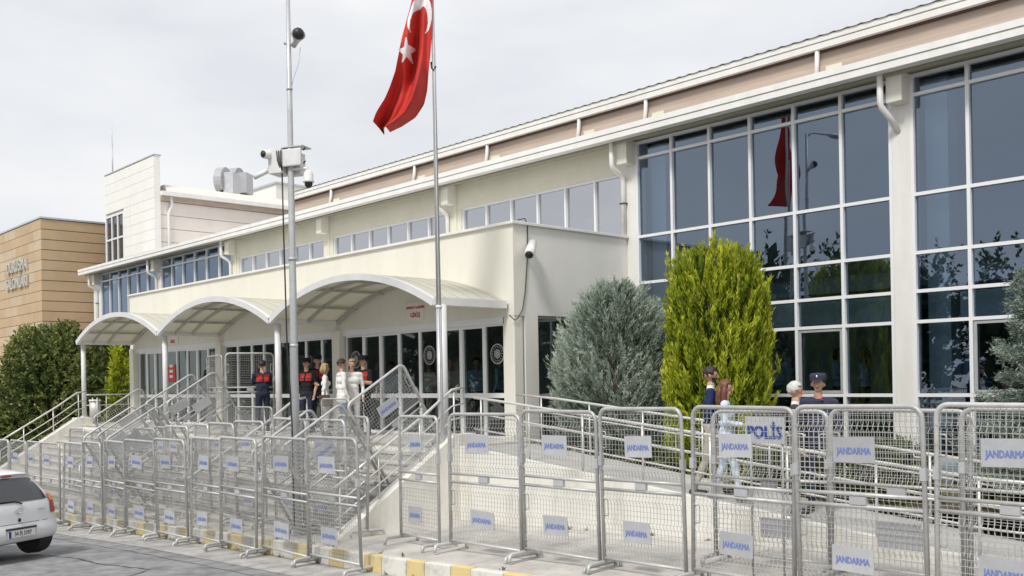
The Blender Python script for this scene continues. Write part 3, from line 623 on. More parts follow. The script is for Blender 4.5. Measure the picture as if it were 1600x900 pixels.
# ------------------------------------------------------------------ crowd barriers
BW, BH = 1.40, 2.0
def rounded_frame(w_, z0, z1, r, seg=5):
    P = [(-w_ / 2, 0, z0)]
    for k in range(seg + 1): t = math.pi - (math.pi / 2) * k / seg; P.append((-w_ / 2 + r + r * math.cos(t), 0, z1 - r + r * math.sin(t)))
    for k in range(seg + 1): t = math.pi / 2 - (math.pi / 2) * k / seg; P.append((w_ / 2 - r + r * math.cos(t), 0, z1 - r + r * math.sin(t)))
    P.append((w_ / 2, 0, z0)); return P
def bend(z):          # V folds pressed into the wire panels
    d = 0
    for c in (.30, .62, .90, 1.26, 1.80): d = max(d, 1 - abs(z - c) / .045)
    return .03 * max(0, d)
def wires(z0, z1):
    mb = MB(); zs = sorted(set([z0, z1] + [c + q for c in (.30, .62, .90, 1.26, 1.80) for q in (-.045, 0, .045) if z0 < c + q < z1]))
    xs = np.linspace(-BW / 2 + .045, BW / 2 - .045, 24)
    for x_ in xs: mb.tube([(x_, -bend(z), z) for z in zs], .0033, 4, caps=False)
    z = z0 + .05
    hs = []
    while z < z1 - .02: hs.append(z); z += .062
    for z in hs: mb.tube([(-BW / 2, -bend(z) - .005, z), (BW / 2, -bend(z) - .005, z)], .0033, 4, caps=False)
    return mb
def make_barrier():
    e = empty('crowd_barrier', (0, 0, 0))
    o = MB().tube(rounded_frame(BW, .09, BH, .12), .026, 8).build('frame', M['galv'], e, True)
    for z in (1.13, 1.01): MB().tube([(-BW / 2, 0, z), (BW / 2, 0, z)], .021, 8).build('middle_rail', M['galv'], e, True)
    MB().tube([(-BW / 2, 0, .15), (BW / 2, 0, .15)], .02, 8).build('bottom_rail', M['galv'], e, True)
    o = wires(1.14, 1.985).build('upper_mesh', M['wire'], e); o['kind'] = 'stuff'
    o = wires(.16, 1.0).build('lower_mesh', M['wire'], e); o['kind'] = 'stuff'
    for s in (-1, 1):
        x_ = s * (BW / 2); q = s * .0
        P = [(x_ + q, -.30, .0), (x_ + q, -.30, .05), (x_ + q, -.285, .085), (x_ + q, -.24, .10), (x_ + q, .24, .10), (x_ + q, .285, .085), (x_ + q, .30, .05), (x_ + q, .30, .0)]
        MB().tube(P, .026, 8).build('foot', M['galv'], e, True)
        x2 = s * (BW / 2 - .022)
        for z in (.78, 1.62):
            if s < 0 or z > 1: MB().tube([(x2, 0, z - .10), (x2 - s * .06, 0, z - .10), (x2 - s * .075, 0, z - .085), (x2 - s * .075, 0, z + .085), (x2 - s * .06, 0, z + .10), (x2, 0, z + .10)], .008, 6).build('handle', M['galv'], e, True)
        MB().box(x_ - .03, -.03, 1.30, x_ + .03, .03, 1.42).build('hinge_plate', M['plate'], e)
    MB().box(-.09, -.022, 1.03, .09, .022, 1.11).build('centre_plate', M['plate'], e)
    return e
PL = {}
def plate(e, z, kind):
    w_, h_ = .46, .255; y = -.042
    if ('p', kind) not in PL: PL[('p', kind)] = MB().box(-w_ / 2, -.004, -h_ / 2, w_ / 2, .004, h_ / 2).mesh('plate')
    o = MB().build('plate', M['plate'] if kind == 'plain' else M['plate_pale'], e, world=False, mesh=PL[('p', kind)]); o.location = (random.uniform(-.10, .02), y, z + random.uniform(-.02, .02)); o.rotation_euler = (0, R(random.uniform(-2.2, 2.2)), 0)
    if kind == 'plain': return
    me = text_mesh('JANDARMA', .094, .0006, .0045)
    if not me.materials: me.materials.append(M['blue_ink'])
    t = bpy.data.objects.new('lettering', me); col.objects.link(t); t.parent = o; t.location = (0, -.0056, -.015); t.rotation_euler = (R(90), 0, 0); t.scale = (.76, 1, 1)
proto = make_barrier(); first = [True]
def barrier(x, y, z, rz, label, group, tilt=0, wscale=1, signs=(1.57, .50), hs=1):
    e = proto if first[0] else copy_tree(proto); first[0] = False
    e.rotation_mode = 'XYZ'
    e.location = (x, y, z)
    if tilt: e.matrix_basis = Matrix.Translation((x, y, z)) @ Matrix.Rotation(R(tilt), 4, 'X') @ Matrix.Rotation(rz, 4, 'Z')
    else: e.rotation_euler = (R(random.uniform(-1.6, 1.6)), R(random.uniform(-.6, .6)), rz + R(random.uniform(-1.2, 1.2)))
    e.scale = (wscale, 1, hs)
    tag(e, label, 'barrier', group)
    pend.append((e, signs, group)); return e
pend = []
ORD = ['first', 'second', 'third', 'fourth', 'fifth', 'sixth', 'seventh', 'eighth', 'ninth', 'tenth', 'eleventh', 'twelfth', 'thirteenth', 'fourteenth', 'fifteenth', 'sixteenth', 'seventeenth', 'eighteenth', 'nineteenth']
def row(pxs, y, zf, group, labelf, jit=.0, ys=None):
    for k, (a, b) in enumerate(zip(pxs, pxs[1:])):
        ya = y if ys is None else ys[k]; yb = y if ys is None else ys[k + 1]
        p, q = pix(a, 640, ya), pix(b, 640, yb); x0, x1 = p.x, q.x; L_ = math.hypot(x1 - x0, yb - ya) - .05
        barrier((x0 + x1) / 2, (ya + yb) / 2 + random.uniform(-jit, jit), zf((x0 + x1) / 2), math.atan2(yb - ya, x1 - x0), labelf(k), group, wscale=L_ / (BW + .04))
# row on the road, from the car to the camera pole and past it
LR = [-40, -12, 13, 38, 62, 94, 127, 159, 194, 244, 293, 341, 402, 479, 564]
row(LR, 8.12, lambda x: road_z(x) + .008, 'barriers standing on the road along the kerb', lambda k: ('mesh crowd barrier behind the white car, at the left edge of the road row' if k == 0 else f'mesh crowd barrier on the road by the kerb, {ORD[k]} from the left edge'), .03)
# row on the pavement, nearest the camera at the right
RR = [697, 816, 938, 1074, 1242, 1452, 1712, 2040]
row(RR, 9.1, lambda x: walk_z(x), 'barriers standing on the pavement at the right', lambda k: f'tall mesh crowd barrier on the right-hand pavement, {ORD[k]} to the right of the flagpole', .02)
p, q = pix(619, 655, 9.25), pix(690, 655, 9.12)
barrier((p.x + q.x) / 2, 9.18, walk_z(-12), math.atan2(-.13, q.x - p.x), 'mesh crowd barrier just left of the flagpole base, before the white side wall', 'barriers standing on the pavement at the right', wscale=.78)
p, q = pix(492, 660, 9.9), pix(612, 652, 9.2)
barrier((p.x + q.x) / 2, 9.55, walk_z(-13.3), math.atan2(-.7, q.x - p.x), 'mesh crowd barrier set at an angle right of the camera pole', 'barriers at the foot of the stairs')
# second row behind, right
for k, (a, b) in enumerate(((1118, 1292), (1305, 1502), (1515, 1760))):
    y = 10.25; p, q = pix(a, 660, y), pix(b, 660, y)
    barrier((p.x + q.x) / 2, y, walk_z((p.x + q.x) / 2, y), math.pi + R(2), ['crowd barrier seen from behind, second row, near the couple', 'crowd barrier seen from behind, second row, before the officer', 'crowd barrier seen from behind, second row, at the right edge'][k], 'second row of barriers at the right', wscale=1.1, hs=.945, signs=(.52,))
# row along the foot of the stairs, left
ML = [(108, 128), (131, 160), (161, 200), (203, 235), (236, 262), (264, 296), (297, 319), (320, 364), (368, 415), (421, 474), (476, 545)]
for k, (a, b) in enumerate(ML):
    y = 9.15 + random.uniform(-.12, .12); p, q = pix(a, 660, y), pix(b, 660, y + random.uniform(-.2, .2)); xm = (p.x + q.x) / 2
    barrier(xm, y, walk_z(xm) + max(0, -.05 + random.uniform(0, .1)), math.atan2(q.y - p.y, q.x - p.x), f'mesh crowd barrier at the foot of the stairs, {ORD[k]} from the left', 'barriers at the foot of the stairs', wscale=min(1.1, max(.75, (q.x - p.x) / BW)))
# lanes of barriers laid along the stair slope
TILT = 90 - 59
def lane(x, y_up, label, off=0.0, signs=(1.45,)):
    # barrier width runs down the stairs, its height square to the slope
    d = Vector((0, -math.cos(R(31)), -math.sin(R(31)))); n = Vector((0, -math.sin(R(31)), math.cos(R(31)))); b = Vector((x, y_up, stair_z(y_up) + .02 + off)) + d * (BW / 2)
    e = barrier(b.x, b.y, b.z, 0, label, 'barriers slanting up the stairs', signs=signs, hs=.90)
    xa = -d; ya = n.cross(xa); e.rotation_mode = 'QUATERNION'
    e.rotation_quaternion = Matrix((xa, ya, n)).transposed().to_quaternion(); e.location = b; return e
lane(-14.3, 11.5, 'slanting crowd barrier high on the right-hand end of the stairs')
lane(-14.55, 10.35, 'slanting crowd barrier low on the right-hand end of the stairs')
lane(-15.3, 10.2, 'slanting crowd barrier on the stairs below the group in white')
lane(-21.7, 11.5, 'slanting crowd barrier high on the stairs beside the phone-holding guard')
lane(-21.9, 10.2, 'slanting crowd barrier low on the stairs beside the phone-holding guard')
lane(-22.8, 11.45, 'slanting crowd barrier high on the stairs, just left of its twin')
lane(-22.7, 10.3, 'slanting crowd barrier halfway down the left part of the stairs')
lane(-23.3, 10.2, 'slanting crowd barrier lowest on the left part of the stairs')
lane(-24.6, 10.9, 'slanting crowd barrier on the stairs below the red poster')
for k, (x_, y_, rz, lb) in enumerate(((-22.9, 12.1, R(62), 'upright crowd barrier on the platform left of the phone-holding guard'), (-25.2, 12.3, R(-8), 'upright crowd barrier on the platform before the left-hand doors'), (-19.9, 10.6, R(12), 'crowd barrier across the stairs behind the camera pole'), (-17.0, 10.9, R(-6), 'crowd barrier across the stairs before the group in white'))):
    barrier(x_, y_, PZ if y_ > 11.6 else stair_z(y_) + .03, rz, lb, 'barriers on the platform and stairs', wscale=.85, hs=1 if y_ > 11.6 else .62, signs=())
for e, signs, g_ in pend:
    for z in signs: plate(e, z, 'plain' if (g_ == 'barriers slanting up the stairs' and e.location.x < -15) or (g_ == 'barriers at the foot of the stairs' and random.random() < .6) else 'JANDARMA')
# police board hung behind the barriers
a, b = pix(1164, 651, 9.75), pix(1226, 694, 9.75); e = empty('police_board', ((a.x + b.x) / 2, 9.75, walk_z(-7) ), 'pale board reading POLİS behind the front barriers', 'sign')
MB().box(a.x, 9.75, b.z, b.x, 9.765, a.z).build('board', M['plate_pale'], e)
me = text_mesh('POLİS', .20, .001, .011); me.materials.append(M['blue_dark']); o = bpy.data.objects.new('lettering', me); col.objects.link(o); o.location = ((a.x + b.x) / 2, 9.746, (a.z + b.z) / 2 - .03); o.rotation_euler = (R(90), 0, 0); o.scale = (.85, 1, 1); setpar(o, e)
for q in (a.x + .05, b.x - .05): MB().tube([(q, 9.785, walk_z(q, 9.8)), (q, 9.785, a.z)], .015, 6).build('post', M['galv'], e, True)
# blank grey board leaning behind, right
a, b = pix(1367, 814, 10.45), pix(1437, 848, 10.45); o = MB().box(a.x, 10.46, b.z, b.x, 10.475, a.z).build('grey_board', M['plate']); tag(o, 'blank grey board low behind the right-hand barriers', 'board')

# ------------------------------------------------------------------ camera pole, flagpole
PX, PY = -15.0, 8.78; PB = walk_z(PX, PY)
e = empty('camera_pole', (PX, PY, PB), 'tall grey street pole carrying a cabinet, cameras and a horn loudspeaker', 'pole')
MB().tube([(PX, PY, PB - .1), (PX, PY, 4.0), (PX + .0, PY, 7.0), (PX, PY, 9.4)], [.082, .062, .048, .035], 16).build('shaft', M['pole'], e, True)
MB().box(PX - .2, PY - .2, PB, PX + .2, PY + .2, PB + .025).build('base_plate', M['pole'], e)
MB().tube([(PX, PY, 9.3), (PX, PY - .35, 9.48), (PX, PY - 1.3, 9.58)], .03, 8).build('lamp_arm', M['pole'], e, True)
MB().ell((PX, PY - 1.6, 9.58), (.12, .36, .07)).build('lamp_head', M['pole'], e, True)
for z in (3.05, 4.55, 7.5): MB().tube([(PX, PY, z), (PX, PY, z + .05)], .072 if z < 5 else .055, 14).build('collar', M['pole'], e, True)
cz = 6.32
d = Vector((math.cos(R(YAW)), math.sin(R(YAW)), 0)); f = Vector((math.sin(R(YAW)), -math.cos(R(YAW)), 0)); C0 = Vector((PX, PY, cz))
d1 = (d * .94 + f * .34).normalized(); f1 = Vector((d1.y, -d1.x, 0))
def obox(c, dx, dy, a0, a1, b0, b1, z0, z1):
    return MB().prism([c + dx * a0 + dy * b0 + Vector((0, 0, z0)), c + dx * a1 + dy * b0 + Vector((0, 0, z0)), c + dx * a1 + dy * b0 + Vector((0, 0, z1)), c + dx * a0 + dy * b0 + Vector((0, 0, z1))], dy * (b1 - b0))
bevel(obox(C0, d1, f1, -.10, .27, .07, .12, -.16, .14).build('front_panel', M['cabinet'], e), .02)
bevel(obox(C0, d1, f1, -.38, -.12, -.22, .12, -.26, .18).build('cabinet', M['cabinet'], e), .012)
bevel(obox(C0, d1, f1, -.11, .16, -.22, -.06, -.28, .10).build('cabinet', M['cabinet'], e), .012)
obox(C0, d1, f1, -.10, .14, -.058, .068, -.10, .08).build('bracket', M['pole'], e)
obox(C0, d1, f1, -.36, .27, -.24, .06, .181, .20).build('rain_cover', M['pole'], e)
for a_, z_ in ((.29, .11), (.29, -.12), (-.08, -.10)):
    MB().tube([C0 + d1 * a_ + f1 * .05 + Vector((0, 0, z_)), C0 + d1 * (a_ + .06) + f1 * .1 + Vector((0, 0, z_ + .02))], .014, 6).build('clamp_bolt', M['black'], e)
q = C0 + d1 * -.36 + f1 * .05 + Vector((0, 0, .07)); MB().tube([q, q + f1 * .17 - d1 * .04], .075, 12).build('lens_housing', M['camwhite'], e, True)
MB().tube([q + f1 * .171 - d1 * .04, q + f1 * .19 - d1 * .045], .058, 12).build('lens', M['black'], e, True)
q = C0 + d1 * -.36 + f1 * .05 + Vector((0, 0, -.17)); MB().tube([q, q - d1 * .07 + Vector((0, 0, .02)), q - d1 * .10 + Vector((0, 0, -.03))], .022, 8).build('bracket_arm', M['camwhite'], e, True)
MB().tube([q - d1 * .04 + Vector((0, 0, .0)), q - d1 * .28 + f1 * .1 + Vector((0, 0, -.13))], .045, 12).build('bullet_camera', M['camwhite'], e, True)
MB().tube([q - d1 * .281 + f1 * .1 + Vector((0, 0, -.131)), q - d1 * .29 + f1 * .105 + Vector((0, 0, -.136))], .036, 12).build('lens', M['black'], e, True)
q = C0 + d1 * .16 + f1 * .02 + Vector((0, 0, -.20)); MB().tube([q - d1 * .12, q + d1 * .16, q + d1 * .19 + Vector((0, 0, -.05))], .026, 8).build('bracket_arm', M['camwhite'], e, True)
q = q + d1 * .20; MB().tube([q + Vector((0, 0, -.04)), q + Vector((0, 0, -.10)), q + Vector((0, 0, -.22)), q + Vector((0, 0, -.25))], [.045, .085, .085, .10], 14).build('dome_housing', M['camwhite'], e, True)
MB().ell(q + Vector((0, 0, -.27)), (.07, .07, .08)).build('dome', M['black'], e, True)
pts = [C0 + d1 * -.14 + f1 * .06 + Vector((0, 0, -.2)), C0 + d1 * -.13 + f1 * .06 + Vector((0, 0, -1.2)), C0 + d1 * -.10 + f1 * .06 + Vector((0, 0, -3.2)), C0 + d1 * -.02 + f1 * .07 + Vector((0, 0, -4.6)), Vector((PX, PY, PB + .2)) + f1 * .085]
MB().tube(pts, .013, 6).build('hanging_cable', M['black'], e, True)
for k in range(3): MB().tube([C0 + d1 * (-.2 + .04 * k) + f1 * .13 + Vector((0, 0, .12)), C0 + d1 * (-.17 + .03 * k) + f1 * .15 + Vector((0, 0, -.05)), C0 + d1 * (-.14 + .02 * k) + f1 * .1 + Vector((0, 0, -.22))], .009, 5).build('cable', M['black'], e, True)
h = Vector((PX, PY, 8.32)); MB().tube([h + d * -.08, h + d * .1 + Vector((0, 0, -.03))], .028, 6).build('horn_bracket', M['pole'], e, True)
MB().tube([h + d * .08 + Vector((0, 0, -.06)), h + d * .14 + f * .06 + Vector((0, 0, .0)), h + d * .19 + f * .14 + Vector((0, 0, .07)), h + d * .205 + f * .18 + Vector((0, 0, .085))], [.045, .05, .10, .125], 16).build('horn', M['pole'], e, True)
MB().ell(h + d * .208 + f * .186 + Vector((0, 0, .088)), (.105, .105, .105)).build('horn_mouth', M['black'], e, True)
MB().tube([h + d * .20 + Vector((0, 0, -.08)), h + d * .17 + Vector((0, 0, -.35)), h + d * .07 + Vector((0, 0, -.62)), h + d * .04 + Vector((0, 0, -.75))], .005, 4).build('thin_wire', M['pole'], e, True)

FX, FYP = -14.0, 11.2; FB = .05
e = empty('flagpole', (FX, FYP, FB), 'slim grey flagpole standing at the corner of the stairs', 'flagpole')
MB().tube([(FX, FYP, FB - .1), (FX, FYP, 3.75)], .052, 12).build('lower_tube', M['pole'], e, True)
MB().tube([(FX, FYP, 3.75), (FX, FYP, 3.80)], .06, 12).build('collar', M['camwhite'], e, True)
MB().tube([(FX, FYP, 3.8), (FX - .02, FYP, 8.0), (FX - .05, FYP, 11.3)], [.045, .034, .024], 12).build('upper_tube', M['pole'], e, True)
MB().ell((FX - .05, FYP, 11.36), (.06, .06, .06)).build('finial', M['chrome'], e, True)
MB().tube([(FX + .05, FYP - .03, 1.4), (FX + .03, FYP - .03, 8.1)], .006, 4).build('halyard', M['cabinet'], e, True)
MB().tube([(FX - .06, FYP - .03, 8.25), (FX - .03, FYP - .04, 8.13), (FX + .02, FYP - .03, 8.08), (FX + .03, FYP, 8.16)], .018, 6).build('rope_clip', M['black'], e, True)
# drooping flag: left and right edges in the plane of the pole, deep folds across
HR = Vector((math.cos(R(YAW)), math.sin(R(YAW)), 0)); HF = Vector((math.sin(R(YAW)), -math.cos(R(YAW)), 0)); ptm = FYP
def fl(px, py): return Vector((0, 0, 2.4 + (597.3 - py) * 17.95 / F))
FZ = [11.2, 10.6, 10.0, fl(670, 0).z, fl(670, 30).z, fl(670, 60).z, fl(670, 90).z, fl(670, 115).z, fl(665, 140).z, fl(660, 160).z, fl(645, 180).z, fl(620, 195).z, fl(600, 203).z]
LPX = [672, 664, 652, 645, 637, 630, 625, 620, 611, 603, 592, 586, 594]
RPX = [677, 677, 677, 678, 677, 676, 674, 671, 668, 662, 648, 626, 608]
def flagpt(s, t, off=0):
    k = s * (len(FZ) - 1); z = np.interp(k, range(len(FZ)), FZ); a = np.interp(k, range(len(FZ)), LPX); b = np.interp(k, range(len(FZ)), RPX)
    px = a + (b - a) * t
    base = Vector((FX, FYP, z)); mperpx = 17.9 / F
    wdt = (px - 680.0 + (z - 8.2) * 1.2) * mperpx
    fold = .16 * math.sin(t * 7.5 + s * 3.0) * (.35 + s) + .10 * math.sin(t * 15 - s * 5) * min(1, s * 2) + .05 * math.sin(s * 16 + t * 5)
    pull = 1 - .9 * max(0, (t - .75) / .25) * max(0, 1 - s * 1.55)
    return base + HR * wdt + HF * (fold * pull + off)
mb = MB(); ns, ntt = 70, 40
mb.add([flagpt(i / ns, j / ntt) for i in range(ns + 1) for j in range(ntt + 1)], [(i * (ntt + 1) + j, i * (ntt + 1) + j + 1, (i + 1) * (ntt + 1) + j + 1, (i + 1) * (ntt + 1) + j) for i in range(ns) for j in range(ntt)])
e = empty('flag', (FX, FYP, 8.2), 'red flag with white crescent and star drooping from the flagpole', 'flag')
mb.build('cloth', M['red_flag'], e, True)
def flag_patch(name, test, s0, s1, t0, t1, n=64):
    mb = MB(); idx = {}
    def vid(i, j):
        if (i, j) not in idx: idx[(i, j)] = len(mb.v); mb.v.append(tuple(flagpt(s0 + (s1 - s0) * i / n, t0 + (t1 - t0) * j / n, .006)))
        return idx[(i, j)]
    for i in range(n):
        for j in range(n):
            if test((j + .5) / n, (i + .5) / n): mb.f.append((vid(i, j), vid(i, j + 1), vid(i + 1, j + 1), vid(i + 1, j))); mb.mi.append(0)
    return mb.build(name, M['white_cloth'], e, True)
def star(u, v):
    x_, y_ = (u - .5) * 2, (v - .5) * 2; r_ = math.hypot(x_, y_); a = (math.atan2(y_, x_) + math.pi / 2 + .25) % (2 * math.pi / 5) - math.pi / 5
    return r_ * math.cos(abs(abs(a) - math.pi / 5) ) < 1 and r_ < .40 / max(1e-6, math.cos(math.pi * 2 / 5 - (math.pi / 5 - abs(a))) ) * .95 and r_ < 1
def star_s(py): return float(np.interp(-fl(660, py).z, [-q for q in FZ], np.arange(len(FZ)) / (len(FZ) - 1)))
flag_patch('star', star, star_s(64), star_s(101), -.02, .47)
def cres(u, v):
    x_, y_ = (u - .5) * 2, (v - .55) * 2
    return x_ * x_ + y_ * y_ < .95 and not (x_ * x_ * 1.5 + (y_ - .32) ** 2 < .62)
flag_patch('crescent', cres, star_s(-15), star_s(58), .04, 1.0)

# ------------------------------------------------------------------ foliage
def leaf_mesh(name, pos, dirs, ln, wd, var, m, parent, kinds=3, curl=.25):
    """pos, dirs (n,3); each a tapering blade of two quads-and-tip facing randomly"""
    n = len(pos); d = dirs / np.linalg.norm(dirs, axis=1, keepdims=True)
    a = np.cross(d, rng.normal(size=(n, 3))); a /= np.linalg.norm(a, axis=1, keepdims=True); b = np.cross(d, a)
    ln = ln[:, None]; wd = wd[:, None]
    p0 = pos; p1 = pos + d * ln * .45 + a * wd * .5 + b * ln * curl * .2; p2 = pos + d * ln * .45 - a * wd * .5 + b * ln * curl * .2; p3 = pos + d * ln + b * ln * curl * rng.uniform(-.6, .6, (n, 1))
    V = np.stack([p0, p1, p3, p2], 1).reshape(-1, 3)
    me = bpy.data.meshes.new(name); me.vertices.add(4 * n); me.vertices.foreach_set('co', V.ravel())
    me.loops.add(4 * n); me.loops.foreach_set('vertex_index', np.arange(4 * n)); me.polygons.add(n)
    me.polygons.foreach_set('loop_start', np.arange(0, 4 * n, 4)); me.polygons.foreach_set('loop_total', np.full(n, 4)); me.update(calc_edges=True)
    at = me.attributes.new('var', 'FLOAT', 'POINT'); at.data.foreach_set('value', np.repeat(np.clip(var, 0, 1), 4).astype(np.float32))
    me.materials.append(m); o = bpy.data.objects.new(name, me); col.objects.link(o)
    if parent: setpar(o, parent)
    return o
def sprays(tips, dirs, n_each, ln, wd, spread, base_var, length=None, grad=.18):
    """feathery sprays: n_each blades along each stem of the given length"""
    k = len(tips); L_ = length if length is not None else ln * 2.2
    tt = np.repeat(tips, n_each, 0); dd = np.repeat(dirs / np.linalg.norm(dirs, axis=1, keepdims=True), n_each, 0)
    s = rng.uniform(-1, .15, (k * n_each, 1)) * np.repeat(np.broadcast_to(np.atleast_1d(L_), (k,)) if np.ndim(L_) == 0 else L_, n_each)[:, None]
    pos = tt + dd * s + rng.normal(size=(k * n_each, 3)) * (.012 + .02 * (-s))
    d2 = dd + rng.normal(size=(k * n_each, 3)) * spread
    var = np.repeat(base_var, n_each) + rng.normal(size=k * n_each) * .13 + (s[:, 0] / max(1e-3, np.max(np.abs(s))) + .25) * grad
    return pos, d2, ln * rng.uniform(.6, 1.25, k * n_each), wd * rng.uniform(.6, 1.3, k * n_each), var
def lump(v, seed, f=2.2):
    r_ = np.random.default_rng(seed); out_ = np.zeros(len(v))
    for k in range(7): w_ = r_.normal(size=3) * f; out_ += np.sin(v @ w_ + r_.uniform(0, 6.3))
    return out_ / 7
def conifer(name, label, base, h, prof, m, n, ln, wd, spread, up, seed, length, cat='tree', n_each=26, rag=.17):
    e = empty(name, base, label, cat); B = np.array(base)
    t = rng.uniform(0, 1, n) ** .9; th = rng.uniform(0, 2 * math.pi, n)
    rr = np.interp(t, [p for p, _ in prof], [q for _, q in prof]); unit = np.stack([np.cos(th), np.sin(th), t * 3], 1)
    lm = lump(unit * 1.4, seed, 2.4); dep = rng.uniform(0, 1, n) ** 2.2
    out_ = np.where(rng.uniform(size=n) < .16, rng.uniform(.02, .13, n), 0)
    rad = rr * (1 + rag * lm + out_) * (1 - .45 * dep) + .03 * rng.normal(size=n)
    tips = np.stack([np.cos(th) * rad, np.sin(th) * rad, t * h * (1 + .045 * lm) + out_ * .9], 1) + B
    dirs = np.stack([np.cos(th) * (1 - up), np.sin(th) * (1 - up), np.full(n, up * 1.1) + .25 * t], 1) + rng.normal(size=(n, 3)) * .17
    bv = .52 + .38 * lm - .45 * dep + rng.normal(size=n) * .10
    P = sprays(tips, dirs, n_each, ln, wd, spread, bv, length * rng.uniform(.6, 1.3, n), grad=.5)
    leaf_mesh('crown', *P, m, e)
    mb = MB(); mb.tube([B + np.array((0, 0, -.1)), B + np.array((.03, 0, h * .5)), B + np.array((0, .02, h * .93))], [.14, .09, .02], 10); tr = mb.build('trunk', M['bark'], e, True)
    mb = MB()
    for k in range(60):
        tk = rng.uniform(.05, .88); a = rng.uniform(0, 6.3); r_ = np.interp(tk, [p for p, _ in prof], [q for _, q in prof]) * .75
        mb.tube([B + np.array((0, 0, tk * h * .8)), B + np.array((math.cos(a) * r_ * .6, math.sin(a) * r_ * .6, tk * h * .88)), B + np.array((math.cos(a) * r_, math.sin(a) * r_, tk * h))], [.03, .02, .006], 5)
    mb.build('limbs', M['bark'], e, True)
    # inner twig mass so that the crown is not see-through
    return e
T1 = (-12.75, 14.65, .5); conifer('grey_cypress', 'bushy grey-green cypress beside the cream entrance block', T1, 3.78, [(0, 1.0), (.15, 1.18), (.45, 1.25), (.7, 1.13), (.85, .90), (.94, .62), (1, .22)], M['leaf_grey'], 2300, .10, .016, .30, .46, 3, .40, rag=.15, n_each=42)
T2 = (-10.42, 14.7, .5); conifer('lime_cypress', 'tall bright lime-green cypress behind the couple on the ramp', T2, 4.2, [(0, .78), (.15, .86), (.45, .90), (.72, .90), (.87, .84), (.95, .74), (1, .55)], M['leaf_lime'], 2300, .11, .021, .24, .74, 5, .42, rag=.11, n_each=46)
def bush(name, label, c, r, m, n, ln, wd, seed, cat='shrub', n_each=16, trunk=True, spread=.8):
    e = empty(name, (c[0], c[1], c[2]), label, cat)
    v = rng.normal(size=(n, 3)); v /= np.linalg.norm(v, axis=1, keepdims=True); v[:, 2] = np.where(v[:, 2] < -.45, -v[:, 2], v[:, 2])
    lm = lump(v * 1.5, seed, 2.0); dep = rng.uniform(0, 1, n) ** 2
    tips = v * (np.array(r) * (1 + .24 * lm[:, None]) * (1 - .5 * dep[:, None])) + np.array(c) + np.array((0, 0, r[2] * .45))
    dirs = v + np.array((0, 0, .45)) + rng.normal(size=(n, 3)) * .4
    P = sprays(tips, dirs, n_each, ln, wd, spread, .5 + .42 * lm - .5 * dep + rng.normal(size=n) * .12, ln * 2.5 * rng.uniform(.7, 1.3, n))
    leaf_mesh('crown', *P, m, e)
    if trunk:
        mb = MB(); C_ = np.array(c)
        for k in range(9):
            a = rng.uniform(0, 6.3); q = rng.uniform(.2, .6); mb.tube([C_ + np.array((0, 0, -.1)), C_ + np.array((math.cos(a) * r[0] * q * .4, math.sin(a) * r[1] * q * .4, r[2] * .5)), C_ + np.array((math.cos(a) * r[0] * q, math.sin(a) * r[1] * q, r[2] * rng.uniform(.8, 1.15)))], [.06, .04, .012], 6)
        mb.build('trunk', M['bark'], e, True)
    return e
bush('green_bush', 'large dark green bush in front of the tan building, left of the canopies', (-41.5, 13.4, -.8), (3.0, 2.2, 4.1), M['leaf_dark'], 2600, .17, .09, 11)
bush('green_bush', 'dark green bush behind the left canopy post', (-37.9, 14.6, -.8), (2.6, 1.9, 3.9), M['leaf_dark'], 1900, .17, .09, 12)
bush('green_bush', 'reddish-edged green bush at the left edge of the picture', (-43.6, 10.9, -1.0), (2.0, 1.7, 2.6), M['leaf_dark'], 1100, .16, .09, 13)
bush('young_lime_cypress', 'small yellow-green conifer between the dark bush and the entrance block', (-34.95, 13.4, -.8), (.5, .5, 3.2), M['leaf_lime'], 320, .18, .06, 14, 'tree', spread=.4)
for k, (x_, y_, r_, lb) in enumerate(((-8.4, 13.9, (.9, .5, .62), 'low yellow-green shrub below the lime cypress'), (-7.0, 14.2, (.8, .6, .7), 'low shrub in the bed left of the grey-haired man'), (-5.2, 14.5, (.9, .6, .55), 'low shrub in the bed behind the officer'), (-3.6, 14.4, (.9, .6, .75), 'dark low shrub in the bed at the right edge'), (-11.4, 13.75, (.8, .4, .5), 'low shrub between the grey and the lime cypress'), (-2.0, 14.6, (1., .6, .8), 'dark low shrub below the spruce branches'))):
    bush('low_shrub', lb, (x_, y_, .5), r_, M['leaf_hedge'] if k in (0, 1, 4) else M['leaf_dark'], 420, .09, .045, 30 + k, n_each=14)
